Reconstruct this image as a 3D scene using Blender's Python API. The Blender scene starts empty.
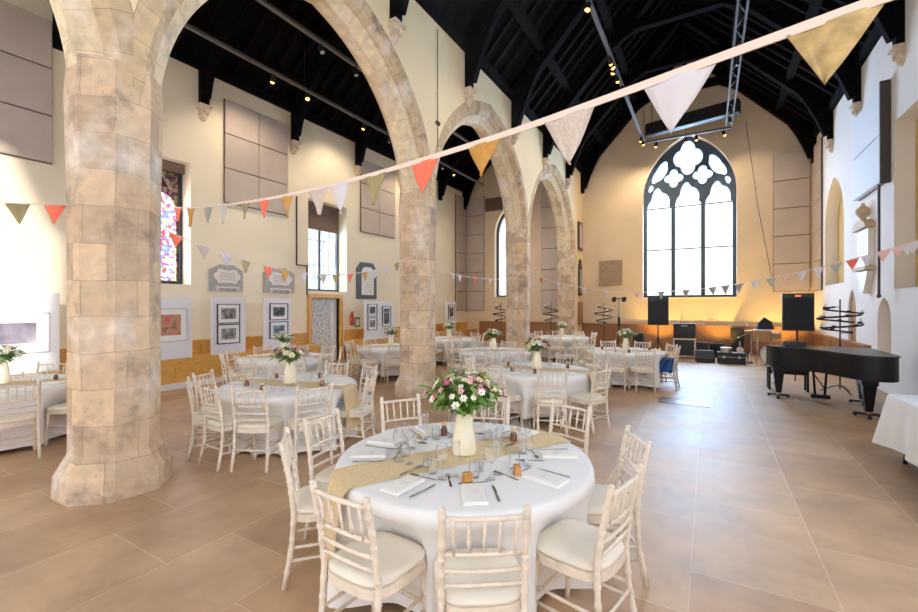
import bpy, math, random
from mathutils import Vector, Matrix
PI = math.pi
R = math.radians
random.seed(7)
scene = bpy.context.scene
COL = scene.collection

# ------------------------------------------------------------------ camera
F = 430.0
EYE = 1.77
YAW = math.atan(249.0 / F)
CY, SY = math.cos(YAW), math.sin(YAW)
cd = bpy.data.cameras.new('camera')
cd.sensor_width = 36.0
cd.lens = 36.0 * F / 918.0
cd.clip_start = 0.05
cd.clip_end = 200
cam = bpy.data.objects.new('camera', cd)
COL.objects.link(cam)
cam.location = (0, 0, EYE)
cam.rotation_euler = (PI / 2, 0, YAW)
scene.camera = cam


def W(r, d):
    """lateral / depth (metres, seen from the doorway where the photographer stands) -> room x, y"""
    return (r * CY - d * SY, r * SY + d * CY)


def at(u, d):
    return W((u - 459.0) / F * d, d)


# ------------------------------------------------------------------ materials
def new_mat(name):
    m = bpy.data.materials.new(name)
    m.use_nodes = True
    nt = m.node_tree
    return m, nt, nt.nodes['Principled BSDF']


def setp(b, **kw):
    for k, v in kw.items():
        k = k.replace('_', ' ')
        if k in b.inputs:
            b.inputs[k].default_value = v


def c4(c):
    return (c[0], c[1], c[2], 1)


def simple(name, col, rough=.5, metal=0., vary=.0, scale=8., bump=0., bscale=60., **kw):
    m, nt, b = new_mat(name)
    setp(b, Base_Color=c4(col), Roughness=rough, Metallic=metal, **kw)
    N, L = nt.nodes, nt.links
    if vary or bump:
        tc = N.new('ShaderNodeTexCoord')
    if vary:
        n = N.new('ShaderNodeTexNoise')
        n.inputs['Scale'].default_value = scale
        n.inputs['Detail'].default_value = 5
        L.new(tc.outputs['Object'], n.inputs['Vector'])
        r = N.new('ShaderNodeValToRGB')
        r.color_ramp.elements[0].position = .3
        r.color_ramp.elements[1].position = .7
        r.color_ramp.elements[0].color = c4([x * (1 - vary) for x in col])
        r.color_ramp.elements[1].color = c4([min(1, x * (1 + vary)) for x in col])
        L.new(n.outputs['Fac'], r.inputs['Fac'])
        L.new(r.outputs['Color'], b.inputs['Base Color'])
    if bump:
        n2 = N.new('ShaderNodeTexNoise')
        n2.inputs['Scale'].default_value = bscale
        n2.inputs['Detail'].default_value = 4
        L.new(tc.outputs['Object'], n2.inputs['Vector'])
        bp = N.new('ShaderNodeBump')
        bp.inputs['Strength'].default_value = bump
        bp.inputs['Distance'].default_value = .02
        L.new(n2.outputs['Fac'], bp.inputs['Height'])
        L.new(bp.outputs['Normal'], b.inputs['Normal'])
    return m


def emit(name, col, strength):
    m, nt, b = new_mat(name)
    setp(b, Base_Color=(0, 0, 0, 1), Emission_Color=c4(col), Emission_Strength=strength)
    return m


def wood(name, dark, light, scale=(1, 1, 12), rough=.45):
    m, nt, b = new_mat(name)
    N, L = nt.nodes, nt.links
    tc = N.new('ShaderNodeTexCoord')
    mp = N.new('ShaderNodeMapping')
    mp.inputs['Scale'].default_value = scale
    n = N.new('ShaderNodeTexNoise')
    n.inputs['Scale'].default_value = 2.5
    n.inputs['Detail'].default_value = 6
    r = N.new('ShaderNodeValToRGB')
    r.color_ramp.elements[0].position = .3
    r.color_ramp.elements[1].position = .72
    r.color_ramp.elements[0].color = c4(dark)
    r.color_ramp.elements[1].color = c4(light)
    L.new(tc.outputs['Object'], mp.inputs['Vector'])
    L.new(mp.outputs['Vector'], n.inputs['Vector'])
    L.new(n.outputs['Fac'], r.inputs['Fac'])
    L.new(r.outputs['Color'], b.inputs['Base Color'])
    setp(b, Roughness=rough)
    if rough > .85:
        setp(b, Specular_IOR_Level=.12)
    return m


def stone_mat(name, c1, c2, mortar, bw, bh, stain, stain_amt, msize=.006, use_uv=True, bump=.35):
    """squared ashlar laid in courses, weathered and patched"""
    m, nt, b = new_mat(name)
    N, L = nt.nodes, nt.links
    tc = N.new('ShaderNodeTexCoord')
    # wobble so that the joints are not ruler straight
    wn = N.new('ShaderNodeTexNoise')
    wn.inputs['Scale'].default_value = 2.2
    wn.inputs['Detail'].default_value = 3
    src = tc.outputs['UV'] if use_uv else tc.outputs['Object']
    L.new(tc.outputs['Object'], wn.inputs['Vector'])
    sub = N.new('ShaderNodeVectorMath')
    sub.operation = 'SUBTRACT'
    sub.inputs[1].default_value = (.5, .5, .5)
    L.new(wn.outputs['Color'], sub.inputs[0])
    scl = N.new('ShaderNodeVectorMath')
    scl.operation = 'SCALE'
    scl.inputs['Scale'].default_value = .07
    L.new(sub.outputs[0], scl.inputs[0])
    add = N.new('ShaderNodeVectorMath')
    add.operation = 'ADD'
    L.new(src, add.inputs[0])
    L.new(scl.outputs[0], add.inputs[1])
    br = N.new('ShaderNodeTexBrick')
    br.inputs['Scale'].default_value = 1
    br.inputs['Brick Width'].default_value = bw
    br.inputs['Row Height'].default_value = bh
    br.inputs['Mortar Size'].default_value = msize
    br.inputs['Mortar Smooth'].default_value = .3
    br.inputs['Bias'].default_value = -.1
    br.inputs['Color1'].default_value = c4(c1)
    br.inputs['Color2'].default_value = c4(c2)
    br.inputs['Mortar'].default_value = c4(mortar)
    br.offset = .43
    br.squash = .8
    br.squash_frequency = 3
    L.new(add.outputs[0], br.inputs['Vector'])
    n1 = N.new('ShaderNodeTexNoise')
    n1.inputs['Scale'].default_value = 2.6
    n1.inputs['Detail'].default_value = 8
    n1.inputs['Roughness'].default_value = .68
    L.new(tc.outputs['Object'], n1.inputs['Vector'])
    r1 = N.new('ShaderNodeValToRGB')
    r1.color_ramp.elements[0].position = .53
    r1.color_ramp.elements[1].position = .72
    r1.color_ramp.elements[0].color = (0, 0, 0, 1)
    r1.color_ramp.elements[1].color = (stain_amt,) * 3 + (1,)
    L.new(n1.outputs['Fac'], r1.inputs['Fac'])
    mx = N.new('ShaderNodeMixRGB')
    mx.inputs['Color2'].default_value = c4(stain)
    L.new(r1.outputs['Color'], mx.inputs['Fac'])
    L.new(br.outputs['Color'], mx.inputs['Color1'])
    n2 = N.new('ShaderNodeTexNoise')
    n2.inputs['Scale'].default_value = 9
    n2.inputs['Detail'].default_value = 6
    L.new(tc.outputs['Object'], n2.inputs['Vector'])
    r2 = N.new('ShaderNodeValToRGB')
    r2.color_ramp.elements[0].position = .25
    r2.color_ramp.elements[1].position = .75
    r2.color_ramp.elements[0].color = (.80, .80, .80, 1)
    r2.color_ramp.elements[1].color = (1.12, 1.12, 1.12, 1)
    L.new(n2.outputs['Fac'], r2.inputs['Fac'])
    mu = N.new('ShaderNodeMixRGB')
    mu.blend_type = 'MULTIPLY'
    mu.inputs['Fac'].default_value = 1
    n3 = N.new('ShaderNodeTexNoise')
    n3.inputs['Scale'].default_value = 1.9
    n3.inputs['Detail'].default_value = 7
    n3.inputs['Roughness'].default_value = .6
    mp3 = N.new('ShaderNodeMapping')
    mp3.inputs['Location'].default_value = (3.1, 7.7, 1.3)
    L.new(tc.outputs['Object'], mp3.inputs['Vector'])
    L.new(mp3.outputs['Vector'], n3.inputs['Vector'])
    r3 = N.new('ShaderNodeValToRGB')
    r3.color_ramp.elements[0].position = .52
    r3.color_ramp.elements[1].position = .68
    r3.color_ramp.elements[0].color = (0, 0, 0, 1)
    r3.color_ramp.elements[1].color = (.75, .75, .75, 1)
    L.new(n3.outputs['Fac'], r3.inputs['Fac'])
    lm = N.new('ShaderNodeMixRGB')
    lm.inputs['Color2'].default_value = (.80, .72, .64, 1)
    L.new(r3.outputs['Color'], lm.inputs['Fac'])
    L.new(mx.outputs['Color'], lm.inputs['Color1'])
    L.new(lm.outputs['Color'], mu.inputs['Color1'])
    L.new(r2.outputs['Color'], mu.inputs['Color2'])
    L.new(mu.outputs['Color'], b.inputs['Base Color'])
    setp(b, Roughness=.85)
    ma = N.new('ShaderNodeMath')
    ma.operation = 'MULTIPLY_ADD'
    ma.inputs[1].default_value = -.6
    L.new(br.outputs['Fac'], ma.inputs[0])
    L.new(n2.outputs['Fac'], ma.inputs[2])
    bp = N.new('ShaderNodeBump')
    bp.inputs['Strength'].default_value = bump
    bp.inputs['Distance'].default_value = .03
    L.new(ma.outputs[0], bp.inputs['Height'])
    L.new(bp.outputs['Normal'], b.inputs['Normal'])
    return m


def floor_mat():
    m, nt, b = new_mat('flagstones')
    N, L = nt.nodes, nt.links
    tc = N.new('ShaderNodeTexCoord')
    br = N.new('ShaderNodeTexBrick')
    br.inputs['Scale'].default_value = 1
    br.inputs['Brick Width'].default_value = 1.25
    br.inputs['Row Height'].default_value = .78
    br.inputs['Mortar Size'].default_value = .005
    br.inputs['Mortar Smooth'].default_value = .4
    br.inputs['Color1'].default_value = c4((.45, .285, .165))
    br.inputs['Color2'].default_value = c4((.53, .36, .22))
    br.inputs['Mortar'].default_value = c4((.62, .46, .32))
    br.offset = .37
    mp = N.new('ShaderNodeMapping')
    mp.inputs['Rotation'].default_value = (0, 0, PI / 2)
    mp.inputs['Location'].default_value = (.3, .1, 0)
    L.new(tc.outputs['Object'], mp.inputs['Vector'])
    L.new(mp.outputs['Vector'], br.inputs['Vector'])
    n1 = N.new('ShaderNodeTexNoise')
    n1.inputs['Scale'].default_value = 1.3
    n1.inputs['Detail'].default_value = 8
    n1.inputs['Roughness'].default_value = .62
    L.new(tc.outputs['Object'], n1.inputs['Vector'])
    r1 = N.new('ShaderNodeValToRGB')
    r1.color_ramp.elements[0].position = .3
    r1.color_ramp.elements[1].position = .7
    r1.color_ramp.elements[0].color = (.70, .68, .68, 1)
    r1.color_ramp.elements[1].color = (1.20, 1.17, 1.12, 1)
    L.new(n1.outputs['Fac'], r1.inputs['Fac'])
    mu = N.new('ShaderNodeMixRGB')
    mu.blend_type = 'MULTIPLY'
    mu.inputs['Fac'].default_value = 1
    L.new(br.outputs['Color'], mu.inputs['Color1'])
    L.new(r1.outputs['Color'], mu.inputs['Color2'])
    L.new(mu.outputs['Color'], b.inputs['Base Color'])
    r2 = N.new('ShaderNodeMapRange')
    r2.inputs['To Min'].default_value = .40
    r2.inputs['To Max'].default_value = .58
    L.new(n1.outputs['Fac'], r2.inputs['Value'])
    L.new(r2.outputs[0], b.inputs['Roughness'])
    setp(b, Specular_IOR_Level=.5)
    bp = N.new('ShaderNodeBump')
    bp.inputs['Strength'].default_value = .15
    bp.inputs['Distance'].default_value = .01
    ma = N.new('ShaderNodeMath')
    ma.operation = 'MULTIPLY_ADD'
    ma.inputs[1].default_value = -.5
    L.new(br.outputs['Fac'], ma.inputs[0])
    L.new(n1.outputs['Fac'], ma.inputs[2])
    L.new(ma.outputs[0], bp.inputs['Height'])
    L.new(bp.outputs['Normal'], b.inputs['Normal'])
    return m


def glass_mat(name, tint=(1, 1, 1), refl=1.0, rough=.03):
    m, nt, b = new_mat(name)
    N, L = nt.nodes, nt.links
    out = [n for n in N if n.type == 'OUTPUT_MATERIAL'][0]
    N.remove(b)
    tr = N.new('ShaderNodeBsdfTransparent')
    tr.inputs['Color'].default_value = c4(tint)
    gl = N.new('ShaderNodeBsdfGlossy')
    gl.inputs['Roughness'].default_value = rough
    fr = N.new('ShaderNodeLayerWeight')
    fr.inputs['Blend'].default_value = .5
    pw = N.new('ShaderNodeMath')
    pw.operation = 'POWER'
    pw.inputs[1].default_value = 3.0
    L.new(fr.outputs['Facing'], pw.inputs[0])
    mm = N.new('ShaderNodeMath')
    mm.operation = 'MULTIPLY_ADD'
    mm.inputs[1].default_value = .75 * refl
    mm.inputs[2].default_value = .07 * refl
    L.new(pw.outputs[0], mm.inputs[0])
    mx = N.new('ShaderNodeMixShader')
    L.new(mm.outputs[0], mx.inputs['Fac'])
    L.new(tr.outputs[0], mx.inputs[1])
    L.new(gl.outputs[0], mx.inputs[2])
    L.new(mx.outputs[0], out.inputs['Surface'])
    return m


def stained_mat(name, cols, scale, soft=.5, voro=True):
    """coloured leaded glass: lets the sky through in colour"""
    m, nt, b = new_mat(name)
    N, L = nt.nodes, nt.links
    out = [n for n in N if n.type == 'OUTPUT_MATERIAL'][0]
    N.remove(b)
    tc = N.new('ShaderNodeTexCoord')
    if voro:
        t = N.new('ShaderNodeTexVoronoi')
        t.inputs['Scale'].default_value = scale
        sep = N.new('ShaderNodeSeparateColor')
        L.new(t.outputs['Color'], sep.inputs[0])
        fac = sep.outputs[0]
    else:
        t = N.new('ShaderNodeTexNoise')
        t.inputs['Scale'].default_value = scale
        t.inputs['Detail'].default_value = 6
        fac = t.outputs['Fac']
    L.new(tc.outputs['Object'], t.inputs['Vector'])
    r = N.new('ShaderNodeValToRGB')
    r.color_ramp.interpolation = 'CONSTANT' if voro else 'LINEAR'
    el = r.color_ramp.elements
    el[0].position = 0 if voro else .3
    el[0].color = c4(cols[0])
    el[1].position = (1 - 1 / len(cols)) if voro else .7
    el[1].color = c4(cols[-1])
    for i in range(1, len(cols) - 1):
        e = el.new(i / len(cols) if voro else .3 + .4 * i / (len(cols) - 1))
        e.color = c4(cols[i])
    L.new(fac, r.inputs['Fac'])
    tr = N.new('ShaderNodeBsdfTransparent')
    L.new(r.outputs['Color'], tr.inputs['Color'])
    gl = N.new('ShaderNodeBsdfGlossy')
    gl.inputs['Roughness'].default_value = .1
    mx = N.new('ShaderNodeMixShader')
    mx.inputs['Fac'].default_value = .06
    L.new(tr.outputs[0], mx.inputs[1])
    L.new(gl.outputs[0], mx.inputs[2])
    L.new(mx.outputs[0], out.inputs['Surface'])
    return m


def print_mat(name, cols, scale, detail=6, stretch=(1, 1, 1)):
    """a printed photograph or painting"""
    m, nt, b = new_mat(name)
    N, L = nt.nodes, nt.links
    tc = N.new('ShaderNodeTexCoord')
    mp = N.new('ShaderNodeMapping')
    mp.inputs['Scale'].default_value = stretch
    L.new(tc.outputs['Object'], mp.inputs['Vector'])
    n = N.new('ShaderNodeTexNoise')
    n.inputs['Scale'].default_value = scale
    n.inputs['Detail'].default_value = detail
    L.new(mp.outputs['Vector'], n.inputs['Vector'])
    r = N.new('ShaderNodeValToRGB')
    el = r.color_ramp.elements
    k = len(cols)
    el[0].position, el[0].color = .3, c4(cols[0])
    el[1].position, el[1].color = .7, c4(cols[-1])
    for i in range(1, k - 1):
        e = el.new(.3 + .4 * i / (k - 1))
        e.color = c4(cols[i])
    L.new(n.outputs['Fac'], r.inputs['Fac'])
    L.new(r.outputs['Color'], b.inputs['Base Color'])
    setp(b, Roughness=.4)
    return m


M = {}
M['plaster'] = simple('cream plaster', (.85, .71, .47), .9, vary=.05, scale=.8, bump=.08, bscale=9)
M['plaster_north'] = simple('cream limewash', (.86, .77, .60), .9, vary=.05, scale=.8, bump=.08, bscale=9)
M['plaster_east'] = simple('tan plaster', (.70, .56, .41), .9, vary=.07, scale=.7, bump=.08, bscale=9)
M['plaster_south'] = simple('pale limewash', (.88, .82, .78), .9, vary=.04, scale=.8, bump=.08, bscale=9)
M['plaster_niche'] = simple('ochre limewash', (.62, .45, .18), .9, vary=.06, scale=1.5)
M['stone'] = stone_mat('pillar ashlar', (.72, .53, .345), (.46, .335, .225), (.40, .29, .20), .47, .335, (.20, .145, .115), .8, .004, True, .3)
M['archstone'] = stone_mat('arch voussoirs', (.64, .47, .28), (.46, .33, .20), (.32, .235, .155), .42, .62, (.09, .065, .05), .95, .0035, True, .2)
M['archinner'] = stone_mat('inner arch order', (.80, .66, .44), (.66, .52, .34), (.46, .36, .23), .42, .62, (.25, .18, .13), .6, .0035, True, .2)
M['corbel'] = simple('corbel stone', (.62, .50, .38), .85, vary=.2, scale=14, bump=.3, bscale=40)
M['floor'] = floor_mat()
M['roofboard'] = wood('blackened roof boards', (.004, .0033, .0035), (.010, .008, .008), (1, 6, 1), .9)
M['rooftimber'] = wood('blackened oak timbers', (.0015, .0013, .0015), (.004, .0035, .0038), (1, 1, 8), .9)
M['oak'] = wood('golden oak panelling', (.60, .31, .06), (.78, .44, .12), (3, 3, 22), .4)
M['brownwood'] = wood('brown panelling', (.27, .125, .05), (.37, .18, .075), (3, 3, 22), .4)
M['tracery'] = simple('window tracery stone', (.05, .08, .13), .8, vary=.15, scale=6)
M['darkmetal'] = simple('dark window bar', (.03, .035, .045), .5)
M['glass'] = glass_mat('thin clear glass', refl=.9)
M['windowglass'] = glass_mat('window glass', tint=(.95, .98, 1), refl=.5)
M['stained'] = stained_mat('stained glass', [(.30, .36, .34), (.75, .82, .9), (.55, .10, .18), (.9, .95, 1), (.40, .16, .5), (.75, .65, .35), (.85, .92, .92), (.25, .34, .5)], 15)
M['latticeglass'] = stained_mat('leaded glass with trees beyond', [(.32, .40, .46), (.62, .72, .80), (.9, .96, 1)], 3.2, voro=False)
M['chair'] = simple('limewashed beech', (.78, .68, .57), .5, vary=.10, scale=22)
M['cushion'] = simple('ivory seat cloth', (.84, .77, .66), .9, bump=.08, bscale=220)
M['cloth'] = simple('white table linen', (.86, .845, .84), .85, bump=.04, bscale=160)
M['napkin'] = simple('white napkin', (.90, .88, .84), .85)
M['card'] = simple('menu card', (.86, .83, .80), .7)
M['ink'] = simple('faint printed ink', (.58, .47, .46), .7)
M['hessian'] = simple('gold hessian', (.66, .50, .29), .95, vary=.12, scale=90, bump=.2, bscale=260)
M['cutlery'] = simple('stainless steel', (.50, .48, .46), .22, 1.)
M['amber'] = simple('amber favour box', (.46, .21, .05), .45, vary=.15, scale=30)
M['brownglass'] = simple('brown jar', (.16, .07, .03), .2)
M['jug'] = simple('cream enamel', (.86, .78, .58), .35)
M['tinware'] = simple('gold foil', (.65, .45, .14), .3, .8)
M['leaf'] = simple('green leaves', (.12, .23, .035), .5, vary=.45, scale=25)
M['leaf2'] = simple('light leaves', (.20, .30, .06), .5, vary=.3, scale=25)
M['stem'] = simple('green stems', (.12, .22, .05), .5)
M['pet_white'] = simple('white petals', (.86, .83, .72), .6)
M['pet_cream'] = simple('cream petals', (.85, .76, .48), .6)
M['pet_pink'] = simple('pink petals', (.80, .42, .45), .6)
M['pet_magenta'] = simple('deep pink petals', (.58, .10, .22), .6)
M['pet_dark'] = simple('plum petals', (.13, .04, .06), .6)
M['pet_peach'] = simple('peach petals', (.86, .58, .38), .6)
M['wax'] = simple('candle wax', (.9, .87, .78), .5)
M['black'] = simple('black paint', (.012, .012, .014), .45)
M['blackcloth'] = simple('black speaker grille', (.014, .015, .020), .75, bump=.2, bscale=300)
M['piano'] = simple('black piano lacquer', (.006, .006, .008), .28, Specular_IOR_Level=.3)
M['ivory'] = simple('piano ivory', (.82, .80, .74), .3)
M['brass'] = simple('brass', (.62, .42, .14), .3, 1.)
M['silver'] = simple('brushed aluminium', (.55, .54, .53), .35, 1.)
M['steel'] = simple('grey track', (.11, .105, .105), .7, 0.)
M['iron'] = simple('black wrought iron', (.012, .011, .012), .5)
M['bulb'] = emit('warm bulb', (1, .40, .07), 7)
M['panel'] = simple('beige acoustic felt', (.52, .44, .39), .95, vary=.04, scale=3, bump=.1, bscale=200)
M['panelframe'] = simple('dark panel frame', (.06, .045, .04), .6)
M['whiteboard'] = simple('white display board', (.80, .80, .85), .7)
M['mount'] = simple('picture mount', (.88, .87, .86), .7)
M['frame_black'] = simple('dark picture frame', (.05, .05, .055), .4)
M['frame_white'] = simple('pale picture frame', (.55, .55, .60), .5)
M['slate'] = simple('grey slate', (.40, .375, .36), .6, vary=.15, scale=12)
M['marble'] = simple('white marble', (.78, .72, .66), .4, vary=.06, scale=9)
M['tan_stone'] = simple('tan carved stone', (.60, .44, .28), .7, vary=.1, scale=9)
M['plaque'] = simple('brown carved stone', (.36, .26, .17), .8, vary=.2, scale=7)
M['writing'] = simple('incised lettering', (.35, .29, .25), .8)
M['blind'] = simple('brown roller blind', (.16, .10, .075), .8)
M['curtain'] = print_mat('patterned door curtain', [(.22, .21, .20), (.62, .60, .57), (.80, .78, .75)], 14)
M['red'] = simple('red enamel', (.55, .04, .03), .35)
M['green'] = simple('green sign', (.05, .30, .16), .5)
M['flag_coral'] = simple('coral cotton', (.82, .17, .10), .85)
M['flag_olive'] = simple('olive hessian', (.33, .27, .13), .95, vary=.15, scale=120)
M['flag_mustard'] = simple('mustard linen', (.52, .27, .06), .9, vary=.12, scale=60)
M['flag_gold'] = simple('gold hessian flag', (.50, .35, .16), .95, vary=.28, scale=28)
M['flag_white'] = simple('white lace cotton', (.66, .63, .68), .9)
M['flag_cream'] = simple('cream gingham', (.58, .49, .43), .9, vary=.12, scale=90)
M['flag_pink'] = simple('pale pink cotton', (.80, .50, .45), .9)
M['flag_grey'] = simple('grey cotton', (.36, .36, .34), .9)
M['tape'] = simple('pale bias tape', (.80, .66, .58), .8)
M['blue'] = simple('navy blue wool', (.015, .06, .22), .85, bump=.2, bscale=120)
M['ampcloth'] = simple('amplifier grille cloth', (.035, .035, .04), .8, bump=.3, bscale=260)
M['paleamp'] = simple('cream amplifier vinyl', (.62, .56, .47), .6)
M['drumshell'] = wood('maple drum shell', (.38, .19, .08), (.52, .29, .13), (2, 2, 14), .3)
M['drumhead'] = simple('white drum head', (.82, .80, .76), .5)
M['grate'] = simple('worn iron grating', (.10, .11, .13), .35, .7)
M['glow_red'] = emit('red power light', (1, .1, .05), 3)


def pick(k):
    return M[k]


# ------------------------------------------------------------------ mesh builder
class MB:
    def __init__(self):
        self.v, self.f, self.mi, self.sm, self.uv = [], [], [], [], []
        self.has_uv = False

    def add(self, vs, fs, mat=0, smooth=False, X=None, uv=None):
        o = len(self.v)
        if X is not None:
            vs = [X @ Vector(p) for p in vs]
        self.v.extend([tuple(p) for p in vs])
        for i, f in enumerate(fs):
            self.f.append([o + k for k in f])
            self.mi.append(mat)
            self.sm.append(smooth)
            if uv is not None:
                self.uv.append(uv[i])
                self.has_uv = True
            else:
                self.uv.append([(0, 0)] * len(f))
        return self

    def box(self, x0, x1, y0, y1, z0, z1, mat=0, X=None):
        vs = [(x, y, z) for z in (z0, z1) for y in (y0, y1) for x in (x0, x1)]
        fs = [(0, 2, 3, 1), (4, 5, 7, 6), (0, 1, 5, 4), (2, 6, 7, 3), (0, 4, 6, 2), (1, 3, 7, 5)]
        return self.add(vs, fs, mat, False, X)

    def rbox(self, x0, x1, y0, y1, z0, z1, b=.01, mat=0, X=None):
        """box with chamfered edges along z and rounded top/bottom"""
        b = min(b, (x1 - x0) * .45, (y1 - y0) * .45, (z1 - z0) * .45)
        def ring(i, z):
            return [(x0 + b + i, y0 + i, z), (x1 - b - i, y0 + i, z), (x1 - i, y0 + b + i, z), (x1 - i, y1 - b - i, z),
                    (x1 - b - i, y1 - i, z), (x0 + b + i, y1 - i, z), (x0 + i, y1 - b - i, z), (x0 + i, y0 + b + i, z)]
        rings = [ring(b * .6, z0), ring(0, z0 + b), ring(0, z1 - b), ring(b * .6, z1)]
        vs = [p for r in rings for p in r]
        fs = []
        for k in range(3):
            for i in range(8):
                j = (i + 1) % 8
                fs.append((k * 8 + i, k * 8 + j, k * 8 + 8 + j, k * 8 + 8 + i))
        fs.append(tuple(range(7, -1, -1)))
        fs.append(tuple(range(24, 32)))
        return self.add(vs, fs, mat, False, X)

    def lathe(self, prof, seg=16, o=(0, 0, 0), mat=0, smooth=True, X=None, cap=True):
        vs, fs = [], []
        n = len(prof)
        for r, z in prof:
            for i in range(seg):
                a = 2 * PI * i / seg
                vs.append((o[0] + r * math.cos(a), o[1] + r * math.sin(a), o[2] + z))
        for k in range(n - 1):
            for i in range(seg):
                j = (i + 1) % seg
                fs.append((k * seg + i, k * seg + j, k * seg + seg + j, k * seg + seg + i))
        self.add(vs, fs, mat, smooth, X)
        if cap:
            if prof[0][0] > 1e-4:
                self.add(vs[:seg], [tuple(range(seg - 1, -1, -1))], mat, False, X)
            if prof[-1][0] > 1e-4:
                self.add(vs[-seg:], [tuple(range(seg))], mat, False, X)
        return self

    def tube(self, pts, rad, seg=8, mat=0, smooth=True, X=None, closed=False, cap=True):
        pts = [Vector(p) for p in pts]
        n = len(pts)
        if not isinstance(rad, (list, tuple)):
            rad = [rad] * n
        vs, fs = [], []
        up = None
        for k in range(n):
            if closed:
                t = pts[(k + 1) % n] - pts[k - 1]
            else:
                t = pts[min(k + 1, n - 1)] - pts[max(k - 1, 0)]
            t.normalize()
            if up is None:
                up = Vector((0, 0, 1)) if abs(t.z) < .9 else Vector((0, 1, 0))
            s = t.cross(up)
            if s.length < 1e-5:
                s = t.orthogonal()
            s.normalize()
            up = s.cross(t).normalized()
            for i in range(seg):
                a = 2 * PI * i / seg
                vs.append(pts[k] + (s * math.cos(a) + up * math.sin(a)) * rad[k])
        rng = n if closed else n - 1
        for k in range(rng):
            k2 = (k + 1) % n
            for i in range(seg):
                j = (i + 1) % seg
                fs.append((k * seg + i, k * seg + j, k2 * seg + j, k2 * seg + i))
        if cap and not closed:
            fs.append(tuple(range(seg - 1, -1, -1)))
            fs.append(tuple(range((n - 1) * seg, n * seg)))
        return self.add(vs, fs, mat, smooth, X)

    def prism(self, out, a0, a1, mat=0, X=None, smooth=False):
        """2D outline (x, y) extruded along z from a0 to a1"""
        n = len(out)
        vs = [(p[0], p[1], a0) for p in out] + [(p[0], p[1], a1) for p in out]
        fs = [tuple(range(n - 1, -1, -1)), tuple(range(n, 2 * n))]
        self.add(vs, fs, mat, False, X)
        self.add(vs, [(i, (i + 1) % n, n + (i + 1) % n, n + i) for i in range(n)], mat, smooth, X)
        return self

    def ball(self, c, r, seg=10, rings=6, mat=0, X=None):
        if not isinstance(r, (tuple, list)):
            r = (r, r, r)
        vs, fs = [], []
        for k in range(rings + 1):
            ph = PI * k / rings
            for i in range(seg):
                a = 2 * PI * i / seg
                vs.append((c[0] + r[0] * math.sin(ph) * math.cos(a), c[1] + r[1] * math.sin(ph) * math.sin(a), c[2] - r[2] * math.cos(ph)))
        for k in range(rings):
            for i in range(seg):
                j = (i + 1) % seg
                fs.append((k * seg + i, k * seg + j, k * seg + seg + j, k * seg + seg + i))
        return self.add(vs, fs, mat, True, X)

    def mesh(self, name, mats):
        me = bpy.data.meshes.new(name)
        me.from_pydata(self.v, [], self.f)
        for m in mats if isinstance(mats, (list, tuple)) else [mats]:
            me.materials.append(m)
        me.polygons.foreach_set('material_index', self.mi)
        me.polygons.foreach_set('use_smooth', self.sm)
        if self.has_uv:
            l = me.uv_layers.new(name='UVMap')
            flat = [c for f in self.uv for p in f for c in p]
            l.data.foreach_set('uv', flat)
        me.update()
        return me

    def build(self, name, mats, parent=None, loc=(0, 0, 0), rz=0):
        o = bpy.data.objects.new(name, self.mesh(name, mats))
        COL.objects.link(o)
        o.location = loc
        o.rotation_euler = (0, 0, rz)
        if parent is not None:
            o.parent = parent
        return o


def tag(o, label, cat, group=None, kind=None):
    if label:
        o['label'] = label
    if cat:
        o['category'] = cat
    if group:
        o['group'] = group
    if kind:
        o['kind'] = kind
    return o


def structure(o):
    o['kind'] = 'structure'
    return o


def empty(name, loc=(0, 0, 0), rz=0):
    o = bpy.data.objects.new(name, None)
    o.empty_display_size = .1
    COL.objects.link(o)
    o.location = loc
    o.rotation_euler = (0, 0, rz)
    return o


def dup(o, parent=None):
    c = o.copy()
    COL.objects.link(c)
    c.parent = parent
    for ch in list(o.children):
        dup(ch, c)
    return c


def instance(proto, loc, rz, label, cat=None, group=None, first=set()):
    """the first use is the built thing itself, later uses are copies"""
    if proto.name not in first:
        first.add(proto.name)
        o = proto
    else:
        o = dup(proto)
    o.location = loc
    o.rotation_euler = (0, 0, rz)
    return tag(o, label, cat, group)


def plate(name, outer, holes, thick, X, mat, parent=None):
    """flat slab with openings: outline in (a, b), thickness centred on c = 0, X maps (a, b, c) into the room"""
    cu = bpy.data.curves.new('tmp', 'CURVE')
    cu.dimensions = '2D'
    cu.fill_mode = 'BOTH'
    cu.extrude = thick / 2
    for poly in [outer] + list(holes):
        s = cu.splines.new('POLY')
        s.points.add(len(poly) - 1)
        for i, p in enumerate(poly):
            s.points[i].co = (p[0], p[1], 0, 1)
        s.use_cyclic_u = True
    ob = bpy.data.objects.new('tmp', cu)
    COL.objects.link(ob)
    dg = bpy.context.evaluated_depsgraph_get()
    me = bpy.data.meshes.new_from_object(ob.evaluated_get(dg))
    COL.objects.unlink(ob)
    bpy.data.objects.remove(ob)
    bpy.data.curves.remove(cu)
    me.name = name
    me.transform(X)
    me.materials.clear()
    me.materials.append(mat)
    o = bpy.data.objects.new(name, me)
    COL.objects.link(o)
    if parent is not None:
        o.parent = parent
    return o


def axes(ax, bx, cx, o):
    m = Matrix.Identity(4)
    for i in range(3):
        m[i][0], m[i][1], m[i][2], m[i][3] = ax[i], bx[i], cx[i], o[i]
    return m


def X_north(x):
    return axes((0, 1, 0), (0, 0, 1), (1, 0, 0), (x, 0, 0))     # a = y, b = z, c = x


def X_east(y):
    return axes((1, 0, 0), (0, 0, 1), (0, -1, 0), (0, y, 0))    # a = x, b = z


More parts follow.
